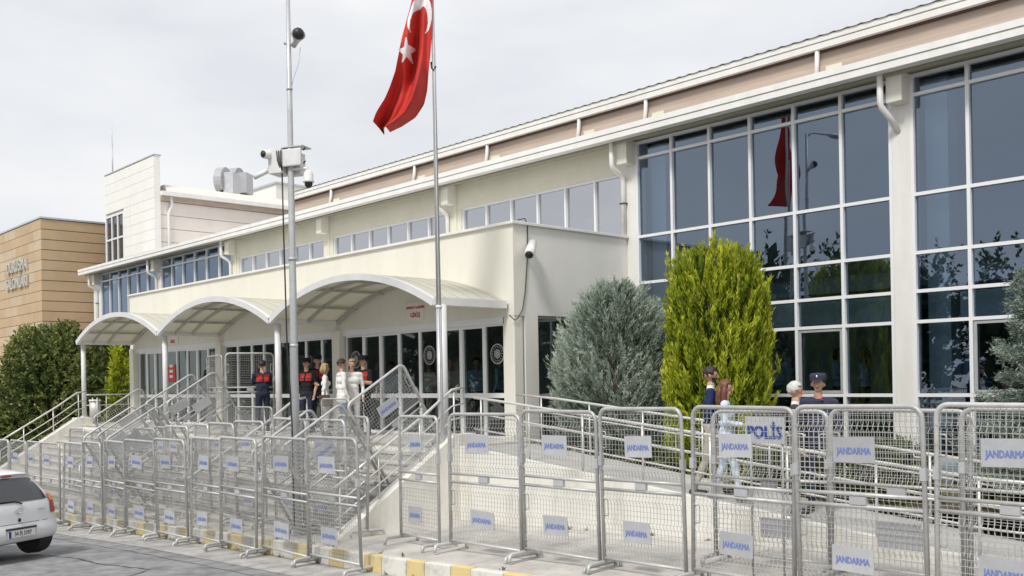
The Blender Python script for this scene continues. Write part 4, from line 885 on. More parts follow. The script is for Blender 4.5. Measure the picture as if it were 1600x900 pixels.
# blue spruce reaching into the frame from the right
SP = np.array((-4.62, 13.9, .5)); e = empty('blue_spruce', tuple(SP), 'blue-grey spruce whose branches reach in at the right edge', 'tree')
MB().tube([SP, SP + np.array((.02, 0, 1.7)), SP + np.array((0, 0, 3.5))], [.10, .06, .01], 10).build('trunk', M['bark'], e, True)
tips, dirs, var = [], [], []; lb = MB()
for lev in range(13):
    z = .4 + lev * .225 + rng.uniform(-.05, .05); rr_ = 1.05 * (1 - (z - .2) / 3.9) + .1
    for k in range(8):
        a = k * math.pi / 4 + lev * .5 + rng.uniform(-.2, .2); L_ = rr_ * rng.uniform(.7, 1.2); o0 = SP + np.array((0, 0, z + rng.uniform(-.09, .09))); u = np.array((math.cos(a), math.sin(a), 0))
        lb.tube([o0, o0 + u * L_ * .5 + np.array((0, 0, -.05)), o0 + u * L_ + np.array((0, 0, .07))], [.022, .014, .005], 5)
        for q in np.linspace(.25, 1, 12):
            for s in (-1, 1):
                sd = np.array((-math.sin(a), math.cos(a), 0)) * s; w_ = (1.05 - q) * .35 + .05
                for f_ in (.35, .7, 1.0): tips.append(o0 + u * L_ * q + sd * w_ * f_ + np.array((0, 0, .09 * q + rng.normal() * .05))); dirs.append(u * .8 + sd * .6 + np.array((0, 0, .25))); var.append(.35 + .4 * q + .15 * f_ + rng.normal() * .1)
lb.build('limbs', M['bark'], e, True)
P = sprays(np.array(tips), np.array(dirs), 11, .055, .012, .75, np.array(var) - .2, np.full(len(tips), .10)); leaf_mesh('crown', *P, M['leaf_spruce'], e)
# trees across the road, behind the photographer: they show in the glass
tp, td, tv, cp_ = [], [], [], []
for k in range(46):
    x_ = -95 + k * 2.75 + rng.uniform(-1, 1); y_ = rng.uniform(-24, -16); hh = 8.4 + 1.3 * math.sin(k * .9) + rng.uniform(0, 1.6) + (1.6 if x_ > -27 else 0) - (2.2 if -44 < x_ < -36 else 0)
    q = rng.normal(size=(90, 3)); q /= np.linalg.norm(q, axis=1, keepdims=True); cp_.append(q * np.array((2.0, 1.7, hh * .46)) * rng.uniform(.2, .85, (90, 1)) + np.array((x_, y_, hh * .48)))
    v = rng.normal(size=(330, 3)); v /= np.linalg.norm(v, axis=1, keepdims=True); lm = lump(v * 1.5, 100 + k, 2.)
    tp.append(v * np.array((2.3, 2.0, hh * .52)) * (1 + .3 * lm[:, None]) * rng.uniform(.5, 1, (330, 1)) + np.array((x_, y_, hh * .5))); td.append(v + np.array((0, 0, .4))); tv.append(.5 + .4 * lm)
P = sprays(np.concatenate(tp), np.concatenate(td), 11, .30, .17, .7, np.concatenate(tv), np.full(46 * 330, .6))
cp_ = np.concatenate(cp_); nc = len(cp_); P = tuple(np.concatenate([a, b]) for a, b in zip(P, (cp_, rng.normal(size=(nc, 3)), np.full(nc, 1.5), np.full(nc, 1.3), np.full(nc, .2))))
o = leaf_mesh('roadside_trees', *P, M['leaf_far'], None); tag(o, 'dark belt of trees across the road, mirrored in the glass', 'trees', kind='stuff')

# ------------------------------------------------------------------ people
def seg_d(p, a, b):
    ab = b - a; t = np.clip(((p - a) @ ab) / max(1e-9, ab @ ab), 0, 1); return np.linalg.norm(p - (a + t[:, None] * ab), axis=1), t
def person(label, loc, face, h=1.75, top='navy', bottom='navy', shoe='shoe', hair='hair_dark', style='short', vest=None, arms='down', fem=False, cap=None, sleeves='long', lean=0, stride=0., bag=None, skirt=False, vox=.014, badge=False, group=None, turn=0, collar=None, belly=0., phone=False, beard=False):
    """face: heading in degrees, 0 = towards -Y (the street), turning left is positive"""
    e = empty('person', loc, label, 'person', group, rz=R(face)); s = h / 1.75
    J = lambda *a: np.array(a, float)
    sw = .165 if fem else .19; hw = .095
    prim = []      # (kind, a, b, ra, rb, region)
    def cap_(a, b, ra, rb, reg): prim.append((J(*a), J(*b), ra, rb, reg))
    tz = 0
    # legs
    for sd in (-1, 1):
        st_ = stride * sd; hip = (sd * hw, 0, .92); kn = (sd * (hw + .005), -.03 - st_ * .22, .50); an = (sd * (hw + .01), .03 - st_ * .5 if st_ <= 0 else -.02 - st_ * .42, .09)
        cap_(hip, kn, .088 if not fem else .09, .062, 'b'); cap_(kn, an, .060, .045 if bottom != 'denim' else .05, 'b')
        cap_((an[0], an[1] + .03, .045), (an[0] + sd * .02, an[1] - .15, .035), .042, .036, 's')
    # torso
    cap_((-.055, 0, .93), (.055, 0, .93), .115, .115, 'b'); cap_((-.05, 0, 1.02), (.05, 0, 1.02), .098 + belly, .098 + belly, 't')
    cap_((-.05, -belly * .5, 1.12), (.05, -belly * .5, 1.12), (.092 if fem else .102) + belly, (.092 if fem else .102) + belly, 't')
    cap_((-.08, -.005, 1.27), (.08, -.005, 1.27), .105, .105, 't'); cap_((-sw + .045, .005, 1.40), (sw - .045, .005, 1.40), .068, .068, 't')
    if fem: cap_((-.07, -.075, 1.27), (.07, -.075, 1.27), .055, .055, 't')
    cap_((0, .01, 1.44), (0, -.005, 1.53), .055, .05, 'k')
    if skirt:
        cap_((-.06, 0, .85), (.06, 0, .85), .125, .125, 't')
    # head
    cap_((0, .012, 1.655), (0, -.012, 1.645), .088, .082, 'k'); cap_((0, -.03, 1.60), (0, -.042, 1.575), .062, .045, 'k')
    cap_((0, -.092, 1.635), (0, -.108, 1.607), .010, .015, 'k')
    for sd in (-1, 1): cap_((sd * .084, .01, 1.64), (sd * .086, .012, 1.61), .014, .012, 'k')
    # arms
    for sd in (-1, 1):
        sh = J(sd * sw, .01, 1.40)
        if arms == 'down': el, wr = J(sd * (sw + .05), .03, 1.13), J(sd * (sw + .045), -.07, .89)
        elif arms == 'crossed': el, wr = J(sd * (sw + .045), -.04, 1.15), J(-sd * .05, -.20, 1.17 + sd * .02)
        elif arms == 'face': el, wr = J(sd * (sw + .03), -.10, 1.17), J(sd * .05, -.19, 1.42 - (.14 if sd > 0 else 0))
        elif arms == 'front': el, wr = J(sd * (sw + .05), .0, 1.15), J(sd * .10, -.23, 1.10)
        elif arms == 'hip': el, wr = J(sd * (sw + .14), .06, 1.16), J(sd * (sw - .02), -.04, 1.0)
        else: el, wr = (J(sd * (sw + .05), .03, 1.13), J(sd * (sw + .02), -.12, .90)) if sd < 0 else (J(sd * (sw + .04), -.02, 1.14), J(sd * .10, -.25, 1.22))
        cap_(sh, el, .058, .044, 't'); cap_(el, wr, .042, .028, 't' if sleeves == 'long' else 'k')
        if sleeves == 'short': pass
        d_ = (wr - el) / np.linalg.norm(wr - el); side = np.cross(d_, J(0, 1, 0)); side /= max(1e-6, np.linalg.norm(side)); inw = J(0, -1, 0) - d_ * (J(0, -1, 0) @ d_)
        pal = wr + d_ * .05; cap_(wr, pal, .027, .031, 'k')
        for k, (o_, l_) in enumerate(((-.027, .062), (-.009, .074), (.009, .07), (.026, .055))):
            q = pal + d_ * .02 + side * o_; m1 = q + d_ * l_ * .55 + inw * .008; cap_(q, m1, .0095, .009, 'k'); cap_(m1, m1 + d_ * l_ * .4 + inw * .025, .009, .008, 'k')
        cap_(wr + d_ * .02 + inw * .02, wr + d_ * .065 + inw * .045 + side * .01, .011, .009, 'k')
    mb = MB()
    for a, b, ra, rb, reg in prim:
        ax = Vector(b - a); L_ = ax.length
        if L_ < 1e-4: ax = Vector((0, 0, 1))
        N_ = 6; path, rad = [], []
        u = ax.normalized()
        for k in range(4): t = (math.pi / 2) * k / 4 * 1.0; path.append(Vector(a) - u * ra * math.cos(t) * .999); rad.append(max(.002, ra * math.sin(t)))
        path.append(Vector(a)); rad.append(ra); path.append(Vector(b)); rad.append(rb)
        for k in range(1, 5): t = (math.pi / 2) * k / 4; path.append(Vector(b) + u * rb * math.sin(t) * .999); rad.append(max(.002, rb * math.cos(t)))
        mb.tube(path, rad, 12)
    me = mb.mesh('body'); o = bpy.data.objects.new('body_raw', me); col.objects.link(o)
    md = o.modifiers.new('r', 'REMESH'); md.mode = 'VOXEL'; md.voxel_size = vox; md.use_smooth_shade = True
    md = o.modifiers.new('s', 'SMOOTH'); md.factor = .5; md.iterations = 2 if vox < .02 else 1
    dg = bpy.context.evaluated_depsgraph_get(); dg.update(); m2 = bpy.data.meshes.new_from_object(o.evaluated_get(dg)); bpy.data.objects.remove(o); m2.name = 'body'
    nv = len(m2.vertices); co = np.empty(nv * 3); m2.vertices.foreach_get('co', co); co = co.reshape(-1, 3)
    npol = len(m2.polygons); cen = np.empty(npol * 3); m2.polygons.foreach_get('center', cen); cen = cen.reshape(-1, 3)
    best = np.full(npol, 9.); reg_i = np.zeros(npol, int); regs = {'t': 0, 'b': 1, 's': 2, 'k': 3}
    for a, b, ra, rb, reg in prim:
        d_, t = seg_d(cen, a, b); d_ = d_ - (ra + (rb - ra) * t); u = d_ < best - 1e-4; best[u] = d_[u]; reg_i[u] = regs[reg]
    tors = (reg_i == 0) | (reg_i == 1)
    low = .97 if not skirt else .78
    reg_i[(reg_i == 1) & (cen[:, 2] > low) & (np.abs(cen[:, 0]) < .25)] = 0
    if sleeves == 'short': reg_i[(reg_i == 0) & (np.abs(cen[:, 0]) > sw + .02) & (cen[:, 2] < 1.2)] = 3
    mats = [M[top], M[bottom], M[shoe], M['skin'], M[vest] if vest else M[top], M['white_trim']]
    if vest: reg_i[(reg_i == 0) & (np.abs(cen[:, 0]) < sw - .035) & (cen[:, 2] > 1.23) & (cen[:, 2] < 1.405) & (np.abs(cen[:, 0]) > .022)] = 4
    if vest: reg_i[(reg_i == 4) & (cen[:, 2] > 1.285) & (cen[:, 2] < 1.30) & (cen[:, 1] < 0)] = 0
    if collar: mats[5] = M[collar]; reg_i[(reg_i == 0) & (np.abs(cen[:, 0]) < .012 + (cen[:, 2] - 1.15) * .16) & (cen[:, 1] < 0) & (cen[:, 2] > 1.17)] = 5; reg_i[(cen[:, 2] > 1.462) & (cen[:, 2] < 1.50) & (np.abs(cen[:, 0]) < .09)] = 5
    if beard: mats[4] = M['hair_dark']; reg_i[(reg_i == 3) & (cen[:, 2] > 1.53) & (cen[:, 2] < 1.603) & (cen[:, 1] < -.015) & (np.abs(cen[:, 0]) < .09)] = 4
    for m_ in mats: m2.materials.append(m_)
    m2.polygons.foreach_set('material_index', reg_i.astype(np.int32)); m2.polygons.foreach_set('use_smooth', [True] * npol)
    if lean:
        z = co[:, 2] - .95; k = np.clip(z, 0, None); co[:, 1] -= k * math.tan(R(lean))
    # loose folds in the clothes
    co[:, 0] += .004 * np.sin(co[:, 2] * 37 + co[:, 1] * 20); co[:, 1] += .004 * np.sin(co[:, 2] * 29 + co[:, 0] * 33)
    m2.vertices.foreach_set('co', (co * s).ravel()); m2.update()
    o = bpy.data.objects.new('body', m2); col.objects.link(o); o.parent = e
    HC = Vector((0, 0 - (math.tan(R(lean)) * .69), 1.65)) * s
    def child(name, mb, m, sm=True):
        q = mb.build(name, m, None, sm); q.parent = e; return q
    # face
    fm = MB()
    for sd in (-1, 1): fm.ell((HC.x + sd * .031 * s, HC.y - .083 * s, HC.z - .005 * s), (.012 * s, .006 * s, .006 * s), 8, 5)
    child('eyes', fm, M['hair_dark']); fm = MB().ell((HC.x, HC.y - .09 * s, HC.z - .066 * s), (.022 * s, .006 * s, .005 * s), 8, 5); child('mouth', fm, M['vest'])
    # hair: shell over the skull with the face cut out
    if style:
        nu, nv_ = 28, 16; mb = MB(); r0 = (.096, .104, .098)
        bm = bmesh.new(); bmesh.ops.create_uvsphere(bm, u_segments=nu, v_segments=nv_, radius=1)
        for v in bm.verts:
            jit = 1 + .05 * math.sin(v.co.x * 17 + v.co.z * 23 + h * 40) + .035 * math.sin(v.co.y * 31 + v.co.x * 11) + random.uniform(-.02, .02)
            v.co = Vector((v.co.x * .097 * jit, v.co.y * .105 * jit + .004, v.co.z * .100 * jit + .018))
        kill = [f for f in bm.faces if (f.calc_center_median().y < -.035 and f.calc_center_median().z < .062) or f.calc_center_median().z < (-.045 if style == 'short' else -.07) or (f.calc_center_median().y < .0 and f.calc_center_median().z < .0)]
        bmesh.ops.delete(bm, geom=kill, context='FACES')
        bmesh.ops.transform(bm, matrix=Matrix.Translation(HC) @ Matrix.Scale(s, 4), verts=bm.verts)
        hm = bpy.data.meshes.new('hair'); bm.to_mesh(hm); bm.free(); hm.polygons.foreach_set('use_smooth', [True] * len(hm.polygons))
        if style == 'long':
            lm_ = MB()
            for sd, yy in ((-1, .0), (1, .0), (-.5, .07), (.5, .07), (0, .085)):
                lm_.tube([HC + Vector((sd * .078, yy, .03)) * s, HC + Vector((sd * .095, yy + .015, -.07)) * s, HC + Vector((sd * .088, yy + .02, -.19)) * s, HC + Vector((sd * .075, yy + .03, -.30)) * s], [.03 * s, .042 * s, .045 * s, .012 * s], 10)
            child('hair_lengths', lm_, M[hair])
        elif style == 'bob':
            lm_ = MB()
            for sd, yy in ((-1, .0), (1, .0), (-.5, .065), (.5, .065), (0, .08)): lm_.tube([HC + Vector((sd * .08, yy, .03)) * s, HC + Vector((sd * .098, yy + .01, -.06)) * s, HC + Vector((sd * .085, yy, -.13)) * s], [.03 * s, .045 * s, .02 * s], 10)
            child('hair_lengths', lm_, M[hair])
        q = bpy.data.objects.new('hair', hm); hm.materials.append(M[hair]); col.objects.link(q); q.parent = e
        md = q.modifiers.new('t', 'SOLIDIFY'); md.thickness = .012 * s
    if cap:
        mb = MB(); n_ = 20
        prof_ = [(.100, .035), (.106, .075), (.104, .105), (.085, .125), (.0, .132)]
        vs_ = [HC + Vector((r_ * math.cos(2 * math.pi * k / n_), r_ * 1.08 * math.sin(2 * math.pi * k / n_), z)) * s for r_, z in prof_[:-1] for k in range(n_)] + [HC + Vector((0, 0, .132)) * s]
        fs_ = [(i * n_ + k, i * n_ + (k + 1) % n_, (i + 1) * n_ + (k + 1) % n_, (i + 1) * n_ + k) for i in range(3) for k in range(n_)] + [(3 * n_ + k, 3 * n_ + (k + 1) % n_, 4 * n_) for k in range(n_)]
        mb.add(vs_, fs_); cobj = child('cap', mb, M[cap])
        mb = MB(); pts_ = [HC + Vector((.075 * math.cos(t), -.085 - .075 * math.sin(t), .036 - .018 * math.sin(t))) * s for t in np.linspace(0, math.pi, 9)]; mb.prism(pts_ + [HC + Vector((-.08, -.06, .04)) * s, HC + Vector((.08, -.06, .04)) * s], (0, 0, .008 * s)); child('cap_peak', mb, M[cap], False)
        if badge: child('cap_badge', MB().ell(HC + Vector((0, -.113, .08)) * s, (.014 * s, .006 * s, .02 * s), 8, 6), M['chrome'])
    if badge: 
        child('arm_badge', MB().ell((.245 * s, -.0, 1.30 * s), (.012 * s, .035 * s, .042 * s), 10, 6), M['sign_white']); child('collar_tab', MB().box(.035 * s, -.095 * s, 1.43 * s, .065 * s, -.075 * s, 1.46 * s), M['vest'], False)
    if bag:
        sd = bag; mb = MB(); mb.tube([(sd * .12 * s, .0, 1.44 * s), (sd * .25 * s, .02, 1.15 * s), (sd * .26 * s, .03, .98 * s)], .012 * s, 6); mb.box(min(sd * .22, sd * .32) * s, -.10 * s, .74 * s, max(sd * .22, sd * .32) * s, .16 * s, 1.0 * s); child('shoulder_bag', mb, M['bag'], False)
    if phone: child('phone', MB().box(-.02 * s, -.235 * s, 1.44 * s, .05 * s, -.222 * s, 1.56 * s), M['black'], False)
    return e
def at(px, y): q = pix(px, 640, y); return (q.x, y)
x_, y_ = at(411, 12.15); person('guard in dark uniform facing the doors and holding a phone to the face', (x_, y_, PZ), -105, 1.80, 'navy', 'navy', vest='vest', arms='face', hair='hair_dark', phone=True, lean=4)
x_, y_ = at(480, 12.6); person('guard with cap and red vest, leftmost of the group at the doors', (x_, y_, PZ), 30, 1.80, 'blackcl', 'navy', vest='vest', cap='blackcl', sleeves='short')
x_, y_ = at(497, 12.9); person('guard in navy and red vest standing behind the blond woman', (x_, y_, PZ), 70, 1.88, 'navy', 'navy', vest='vest', cap='blackcl', arms='front')
x_, y_ = at(509, 12.0); person('blond woman in a white blouse with a shoulder bag', (x_, y_, PZ), 150, 1.64, 'whitecl', 'palecl', hair='hair_blond', style='bob', fem=True, bag=-1)
x_, y_ = at(535, 11.95); person('dark-haired person in a loose white shirt with back to the street', (x_, y_, PZ), 165, 1.72, 'whitecl', 'denim', hair='hair_dark', style='short', skirt=True)
x_, y_ = at(551, 12.25); person('fair-haired person in a long white shirt among the group at the doors', (x_, y_, PZ), 60, 1.72, 'whitecl', 'whitecl', hair='hair_blond', style='short', skirt=True)
x_, y_ = at(569, 12.8); person('guard in black with red vest and folded arms, rightmost of the group', (x_, y_, PZ), 15, 1.80, 'blackcl', 'blackcl', vest='vest', cap='blackcl', arms='crossed', sleeves='short')
x_, y_ = at(1111, 12.15); person('bearded man in a navy suit jacket walking on the ramp', (x_, y_, ramp_z(x_)), 128, 1.90, 'suit', 'beigecl', hair='hair_dark', beard=True, stride=.45, collar='whitecl', vox=.011)
x_, y_ = at(1134, 11.95); person('woman with long brown hair in a white shirt on the ramp', (x_, y_, ramp_z(x_)), 122, 1.74, 'palebluecl', 'palejeans', hair='hair_brown', style='long', fem=True, arms='front', stride=-.4, vox=.011, bag=1)
x_, y_ = at(1243, 11.95); person('grey-haired man in a charcoal suit talking to the officer', (x_, y_, ramp_z(x_) + .02), 122, 1.80, 'greysuit', 'greysuit', hair='hair_grey', collar='whitecl', vox=.011, arms='down')
x_, y_ = at(1279, 12.45); person('officer in a dark peaked cap and navy uniform on the ramp', (x_, y_, ramp_z(x_) + .02), 22, 1.90, 'officer', 'officer', hair='hair_dark', cap='officer', badge=True, vox=.011, belly=.02)
# people inside, seen through the glass
for px, y, fc, h_, tp_, hr, stl, fem, lb in ((1215, 18.4, 40, 1.78, 'bluein', 'hair_dark', 'short', False, 'seated-looking visitor in blue behind the glass, right of the lime cypress'), (1232, 19.0, -60, 1.75, 'bluein', 'hair_dark', 'short', False, 'visitor in pale blue behind the glass left of the officer'), (1312, 18.5, 90, 1.72, 'bluein', 'hair_dark', 'bob', True, 'visitor in pale blue behind the glass right of the officer'), (1352, 18.3, -80, 1.70, 'bluein', 'hair_brown', 'long', True, 'woman in a pale blue top behind the glass, left of the white column'), (1512, 18.2, 150, 1.78, 'bluein', 'hair_dark', 'short', False, 'man in a light blue shirt with hand on hip behind the right-hand glass'), (1465, 19.6, 20, 1.75, 'greysuit', 'hair_dark', 'short', False, 'dark-clothed visitor deep behind the right-hand glass'), (672, 14.3, 10, 1.70, 'whitecl', 'hair_brown', 'long', True, 'woman in pale clothes behind the entrance glass left of the canopy post'), (746, 14.6, 60, 1.72, 'bluein', 'hair_dark', 'short', False, 'visitor in grey-blue behind the open entrance door'), (784, 14.9, -70, 1.78, 'bluein', 'hair_dark', 'short', False, 'visitor in blue behind the glass beside the right-hand pilaster'), (612, 14.6, 30, 1.70, 'bluein', 'hair_dark', 'short', False, 'visitor in blue behind the entrance glass near the guard')):
    x_, y_ = at(px, y); person(lb, (x_, y_, PZ), fc, h_, tp_, 'navy', hair=hr, style=stl, fem=fem, vox=.022, arms='hip' if px == 1512 else ('front' if fem else 'down'))
# litter bin on the platform
bx, by = -33.1, 11.9; e = empty('litter_bin', (bx, by, PZ), 'round steel litter bin at the top left of the stairs', 'litter bin')
MB().tube([(bx, by, PZ + .22), (bx, by, PZ + .72)], .17, 18).build('drum', M['steel'], e, True); MB().tube([(bx, by, PZ + .74), (bx, by, PZ + .80)], .19, 18).build('lid', M['camwhite'], e, True)
for s in (-1, 1): MB().tube([(bx + s * .2, by, PZ), (bx + s * .2, by, PZ + .86)], .018, 8).build('post', M['steel'], e, True)

# ------------------------------------------------------------------ white hatchback
cr = pix(33, 800, 5.35); CZ = road_z(cr.x) + .006
car = empty('parked_car', (cr.x, 5.35, CZ), 'white hatchback seen from behind at the left edge', 'car'); car.rotation_euler = (0, 0, R(180 + 22)); car.scale = (1.03, 1.03, 1.03)
SIL = [(.24, .30), (.07, .335), (.0, .42), (.0, .54), (.035, .60), (.05, .66), (.06, .80), (.085, .96), (.20, 1.14), (.40, 1.42), (.36, 1.475), (.42, 1.50), (.75, 1.535), (1.5, 1.555), (2.0, 1.50), (2.35, 1.36), (2.95, 1.0), (3.35, .90), (3.62, .78), (3.76, .60), (3.78, .38), (3.68, .24), (3.3, .20)]
def half_w(z): return float(np.interp(z, [.18, .35, .6, .95, 1.15, 1.45, 1.55], [.80, .845, .85, .825, .755, .60, .52]))
SS = [-1, -.97, -.9, -.75, -.5, 0, .5, .75, .9, .97, 1]
def car_pt(x_, z_, s_, off=0):
    rd = np.interp(abs(s_), [0, .5, .75, .9, .97, 1], [0, .012, .035, .08, .125, .17]); cx, czz = 1.85, .75
    fx = -1 if x_ > cx else 1
    xx = x_ + fx * rd * (1 if x_ < .9 or x_ > 2.9 else 0.15); zz = z_ - (rd * .55 if z_ > 1.3 else 0) + (rd * .2 if z_ < .3 else 0)
    return Vector((xx, s_ * half_w(z_), zz))
mb = MB(); n = len(SIL); vs_ = [car_pt(a, b, s_) for s_ in SS for a, b in SIL]
fs_ = [(j * n + i, j * n + (i + 1) % n, (j + 1) * n + (i + 1) % n, (j + 1) * n + i) for j in range(len(SS) - 1) for i in range(n)] + [tuple(range(n))[::-1], tuple(range((len(SS) - 1) * n, len(SS) * n))]
mb.add(vs_, fs_); body = mb.build('body', M['car'], None); body.parent = car; smooth_auto(body, 50)
def cchild(name, mb, m, sm=False): o = mb.build(name, m, None, sm); o.parent = car; return o
def patch(name, A, B, s0, s1, m, off=.006, nu=10, nv=6, s0b=None, s1b=None):
    mb = MB(); vs_ = []
    nrm = Vector((-(B[1] - A[1]), 0, (B[0] - A[0]))); nrm.normalize(); nrm = nrm if (nrm.x < 0) == (A[0] < 1.8) else -nrm
    for i in range(nv + 1):
        t = i / nv; a0 = s0 + ((s0b if s0b is not None else s0) - s0) * t; a1 = s1 + ((s1b if s1b is not None else s1) - s1) * t
        for j in range(nu + 1): vs_.append(car_pt(A[0] + (B[0] - A[0]) * t, A[1] + (B[1] - A[1]) * t, a0 + (a1 - a0) * j / nu) + nrm * off)
    mb.add(vs_, [(i * (nu + 1) + j, i * (nu + 1) + j + 1, (i + 1) * (nu + 1) + j + 1, (i + 1) * (nu + 1) + j) for i in range(nv) for j in range(nu)]); return cchild(name, mb, m, True)
patch('rear_window', (.115, 1.005), (.385, 1.40), -.80, .80, M['car_glass'], .012)
patch('windscreen', (2.92, 1.03), (2.02, 1.48), -.86, .86, M['car_glass'], .012)
for sd in (-1, 1):
    for a, b in ((.62, 1.28), (1.33, 2.02), (2.07, 2.6)):
        mb = MB(); zt = lambda x_: np.interp(x_, [.5, .8, 2.0, 2.75], [1.34, 1.42, 1.40, 1.08]); pts_ = [(a, 1.0), (b, 1.0), (b, float(zt(b))), (a, float(zt(a)))]
        mb.add([Vector((p, sd * (half_w(q) + .004), q)) for p, q in pts_], [(0, 1, 2, 3)]); cchild('side_window', mb, M['car_glass'])
    # lamps
    mb = MB(); A = [(.055, .76), (.062, .84), (.085, .97), (.16, 1.08)]; vs_ = []
    for x_, z_ in A:
        for s_ in (.78 + .06 * (z_ - .76) / .3, .90, .97, 1.0): vs_.append(car_pt(x_, z_, sd * (s_ - (0.0 if z_ < 1 else 0)) ) + Vector((-.012, sd * .008, 0)))
    for x_, z_ in A: pass
    k4 = [(i * 4 + j, i * 4 + j + 1, (i + 1) * 4 + j + 1, (i + 1) * 4 + j) for i in range(3) for j in range(3)]
    mb.add(vs_, k4); tl = cchild('tail_light', mb, M['tail'], True)
    mb = MB(); mb.add([v + Vector((-.004, sd * .004, 0)) for v in vs_[8:16]], [(0, 1, 5, 4), (1, 2, 6, 5), (2, 3, 7, 6)]); o = mb.build('indicator', M['orange']); o.parent = tl
    for wx in (.62, 3.05):
        mb = MB().tube([(wx, sd * .64, .30), (wx, sd * .70, .30), (wx, sd * .80, .30), (wx, sd * .845, .30)], [.27, .30, .30, .275], 26); wh = mb.build('wheel', M['tyre'], None); smooth_auto(wh, 40); wh.parent = car
        mb = MB().tube([(wx, sd * .835, .30), (wx, sd * .852, .30)], .19, 20); o = mb.build('rim', M['rim']); o.parent = wh
        mb = MB().tube([(wx, sd * .60, .36), (wx, sd * .853, .36)], .35, 24); cchild('wheel_arch', mb, M['car_black'])
    cchild('wing_mirror', MB().ell((2.55, sd * .95, 1.05), (.07, .10, .07)), M['car'], True)
patch('bumper_seam', (.046, .63), (.05, .655), -.93, .93, M['car_black'], .002, 16, 1)
cchild('underbody', MB().box(.75, -.70, .20, 3.4, .70, .36), M['car_black']); cchild('exhaust', MB().tube([(.08, .42, .2), (.5, .42, .22)], .03, 10), M['pole'], True)
o = cchild('number_plate', MB().box(-.016, -.26, .43, -.002, .26, .545), M['sign_white']); q = MB().box(-.018, .205, .432, -.0165, .258, .543).build('blue_band', M['blue_dark']); q.parent = o
me = text_mesh('34 FJ 3397', .105, .0006, .002); me.materials.append(M['ink']); q = bpy.data.objects.new('lettering', me); col.objects.link(q); q.parent = o; q.location = (-.0185, -.02, .487); q.rotation_euler = (R(90), 0, R(-90)); q.scale = (.74, 1, 1)
cchild('plate_recess', MB().box(-.0015, -.30, .40, .01, .30, .60), M['plate_pale']); cchild('plate_lamp_bar', MB().box(-.012, -.30, .56, .0, .30, .585), M['car_black'])
mb = MB(); mb.tube([(.045 + .07 * math.cos(t) * 0, .075 * math.cos(t), .865 + .05 * math.sin(t)) for t in np.linspace(0, 2 * math.pi, 18)[:-1]], .007, 6, closed=True); mb.tube([(.043, .03 * math.cos(t), .865 + .048 * math.sin(t)) for t in np.linspace(0, 2 * math.pi, 14)[:-1]], .006, 5, closed=True); cchild('emblem', mb, M['chrome'], True)
cchild('lock_button', MB().ell((.04, 0, .71), (.02, .028, .035)), M['car_black'], True)
cchild('rear_wiper', MB().tube([(.07, -.08, .98), (.10, .05, 1.03), (.12, .42, 1.04)], .012, 6), M['black'], True)
cchild('aerial', MB().tube([(.62, .0, 1.53), (.52, .0, 1.76)], .008, 5), M['black'], True)
cchild('brake_lamp', MB().box(.345, -.09, 1.43, .365, .09, 1.452), M['tail'])
for s_ in (-.78, .78): patch('hatch_seam', (.062, .66), (.09, .98), s_ - .004, s_ + .004, M['car_black'], .003, 1, 4)
cchild('badge', MB().box(.048, -.52, .84, .056, -.38, .862), M['chrome'])

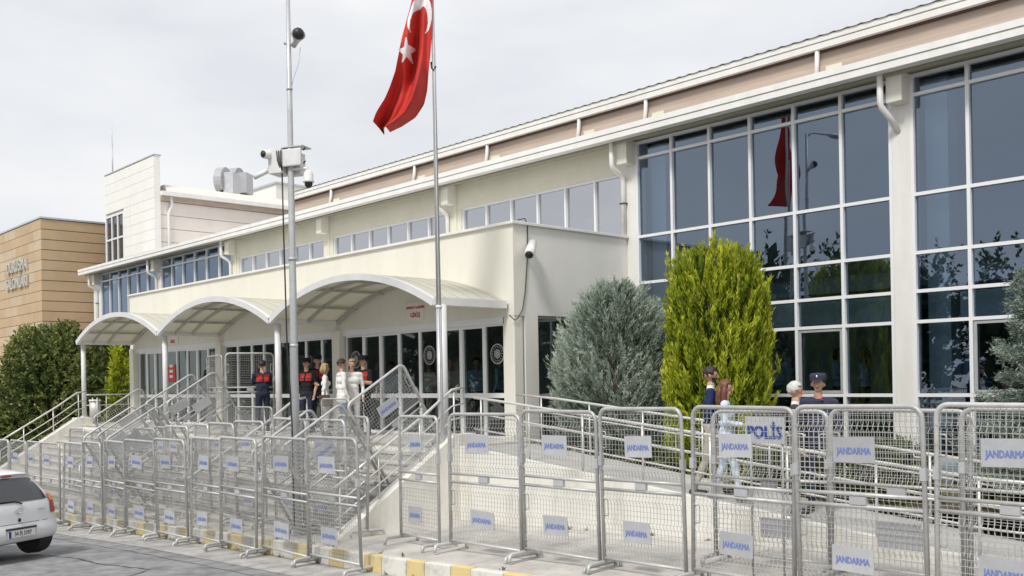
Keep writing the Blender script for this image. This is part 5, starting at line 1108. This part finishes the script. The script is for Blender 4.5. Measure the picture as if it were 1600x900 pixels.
# ------------------------------------------------------------------ cracks, weeds
def ribbon(name, pts, w_, zf, m, label, parent=None):
    mb = MB(); vs_ = []
    for i, (x_, y_) in enumerate(pts):
        a = Vector(pts[min(i + 1, len(pts) - 1)]) - Vector(pts[max(i - 1, 0)]); nrm = Vector((-a.y, a.x)).normalized() * w_ * random.uniform(.5, 1.3)
        vs_ += [(x_ - nrm.x, y_ - nrm.y, zf(x_)), (x_ + nrm.x, y_ + nrm.y, zf(x_))]
    mb.add(vs_, [(2 * i, 2 * i + 2, 2 * i + 3, 2 * i + 1) for i in range(len(pts) - 1)]); return mb.build(name, m, parent)
road_o = bpy.data.objects['road']
M['tar'] = mat('tar_seal', (.045, .045, .047), .7)
def wander(a, b, n, j):
    P = []; d_ = 0
    for i in range(n + 1): d_ += random.uniform(-j, j); d_ *= .9; t = i / n; P.append((a[0] + (b[0] - a[0]) * t, a[1] + (b[1] - a[1]) * t + d_))
    return P
A_, B_ = pix(85, 872, 5.6), pix(150, 880, 6.3)
ribbon('crack', wander((-19.0, 5.9), (-15.4, 6.35), 26, .05), .022, lambda x: road_z(x) + .004, M['tar'], '', road_o)
ribbon('crack', wander((-15.4, 6.3), (-14.9, 5.6), 10, .04), .018, lambda x: road_z(x) + .005, M['tar'], '', road_o)
ribbon('crack', wander((-30, 7.0), (-8, 7.15), 90, .03), .008, lambda x: road_z(x) + .004, M['tar'], '', road_o)
pv = bpy.data.objects['pavement']
for q in (-25.4, -22.1, -18.9, -16.2, -13.0, -10.1, -7.2, -4.4):
    mb = MB(); ys = np.linspace(8.47, 11.4, 16); vs_ = []
    for y_ in ys: x_ = q + random.uniform(-.006, .006); vs_ += [(x_ - .006, y_, walk_z(x_, y_) + .004), (x_ + .006, y_, walk_z(x_, y_) + .004)]
    mb.add(vs_, [(2 * i, 2 * i + 2, 2 * i + 3, 2 * i + 1) for i in range(15)]); mb.build('joint', M['stone_riser'], pv)
wp, wd_ = [], []
for k in range(240):
    if k % 3 == 0: x_, y_, z_ = rng.uniform(-26, -4), 11.45 + rng.normal() * .02, None
    else: x_, y_, z_ = rng.uniform(-28, -6), (8.27 if k % 3 == 1 else 8.47) + rng.normal() * .01, None
    z_ = road_z(x_) + .01 if y_ < 8.4 else walk_z(x_, y_)
    if y_ > 11 and x_ < -13.9: y_ = 9.4; continue
    if rng.uniform() < .55: continue
    wp.append((x_, y_, z_)); wd_.append((rng.normal() * .5, rng.normal() * .5, 1))
P = sprays(np.array(wp), np.array(wd_), 14, .07, .014, .6, np.full(len(wp), .5), np.full(len(wp), .03))
tag(leaf_mesh('weeds', *P, M['leaf_hedge'], None), 'small weeds growing along the kerb and the wall foot', 'weeds', kind='stuff')
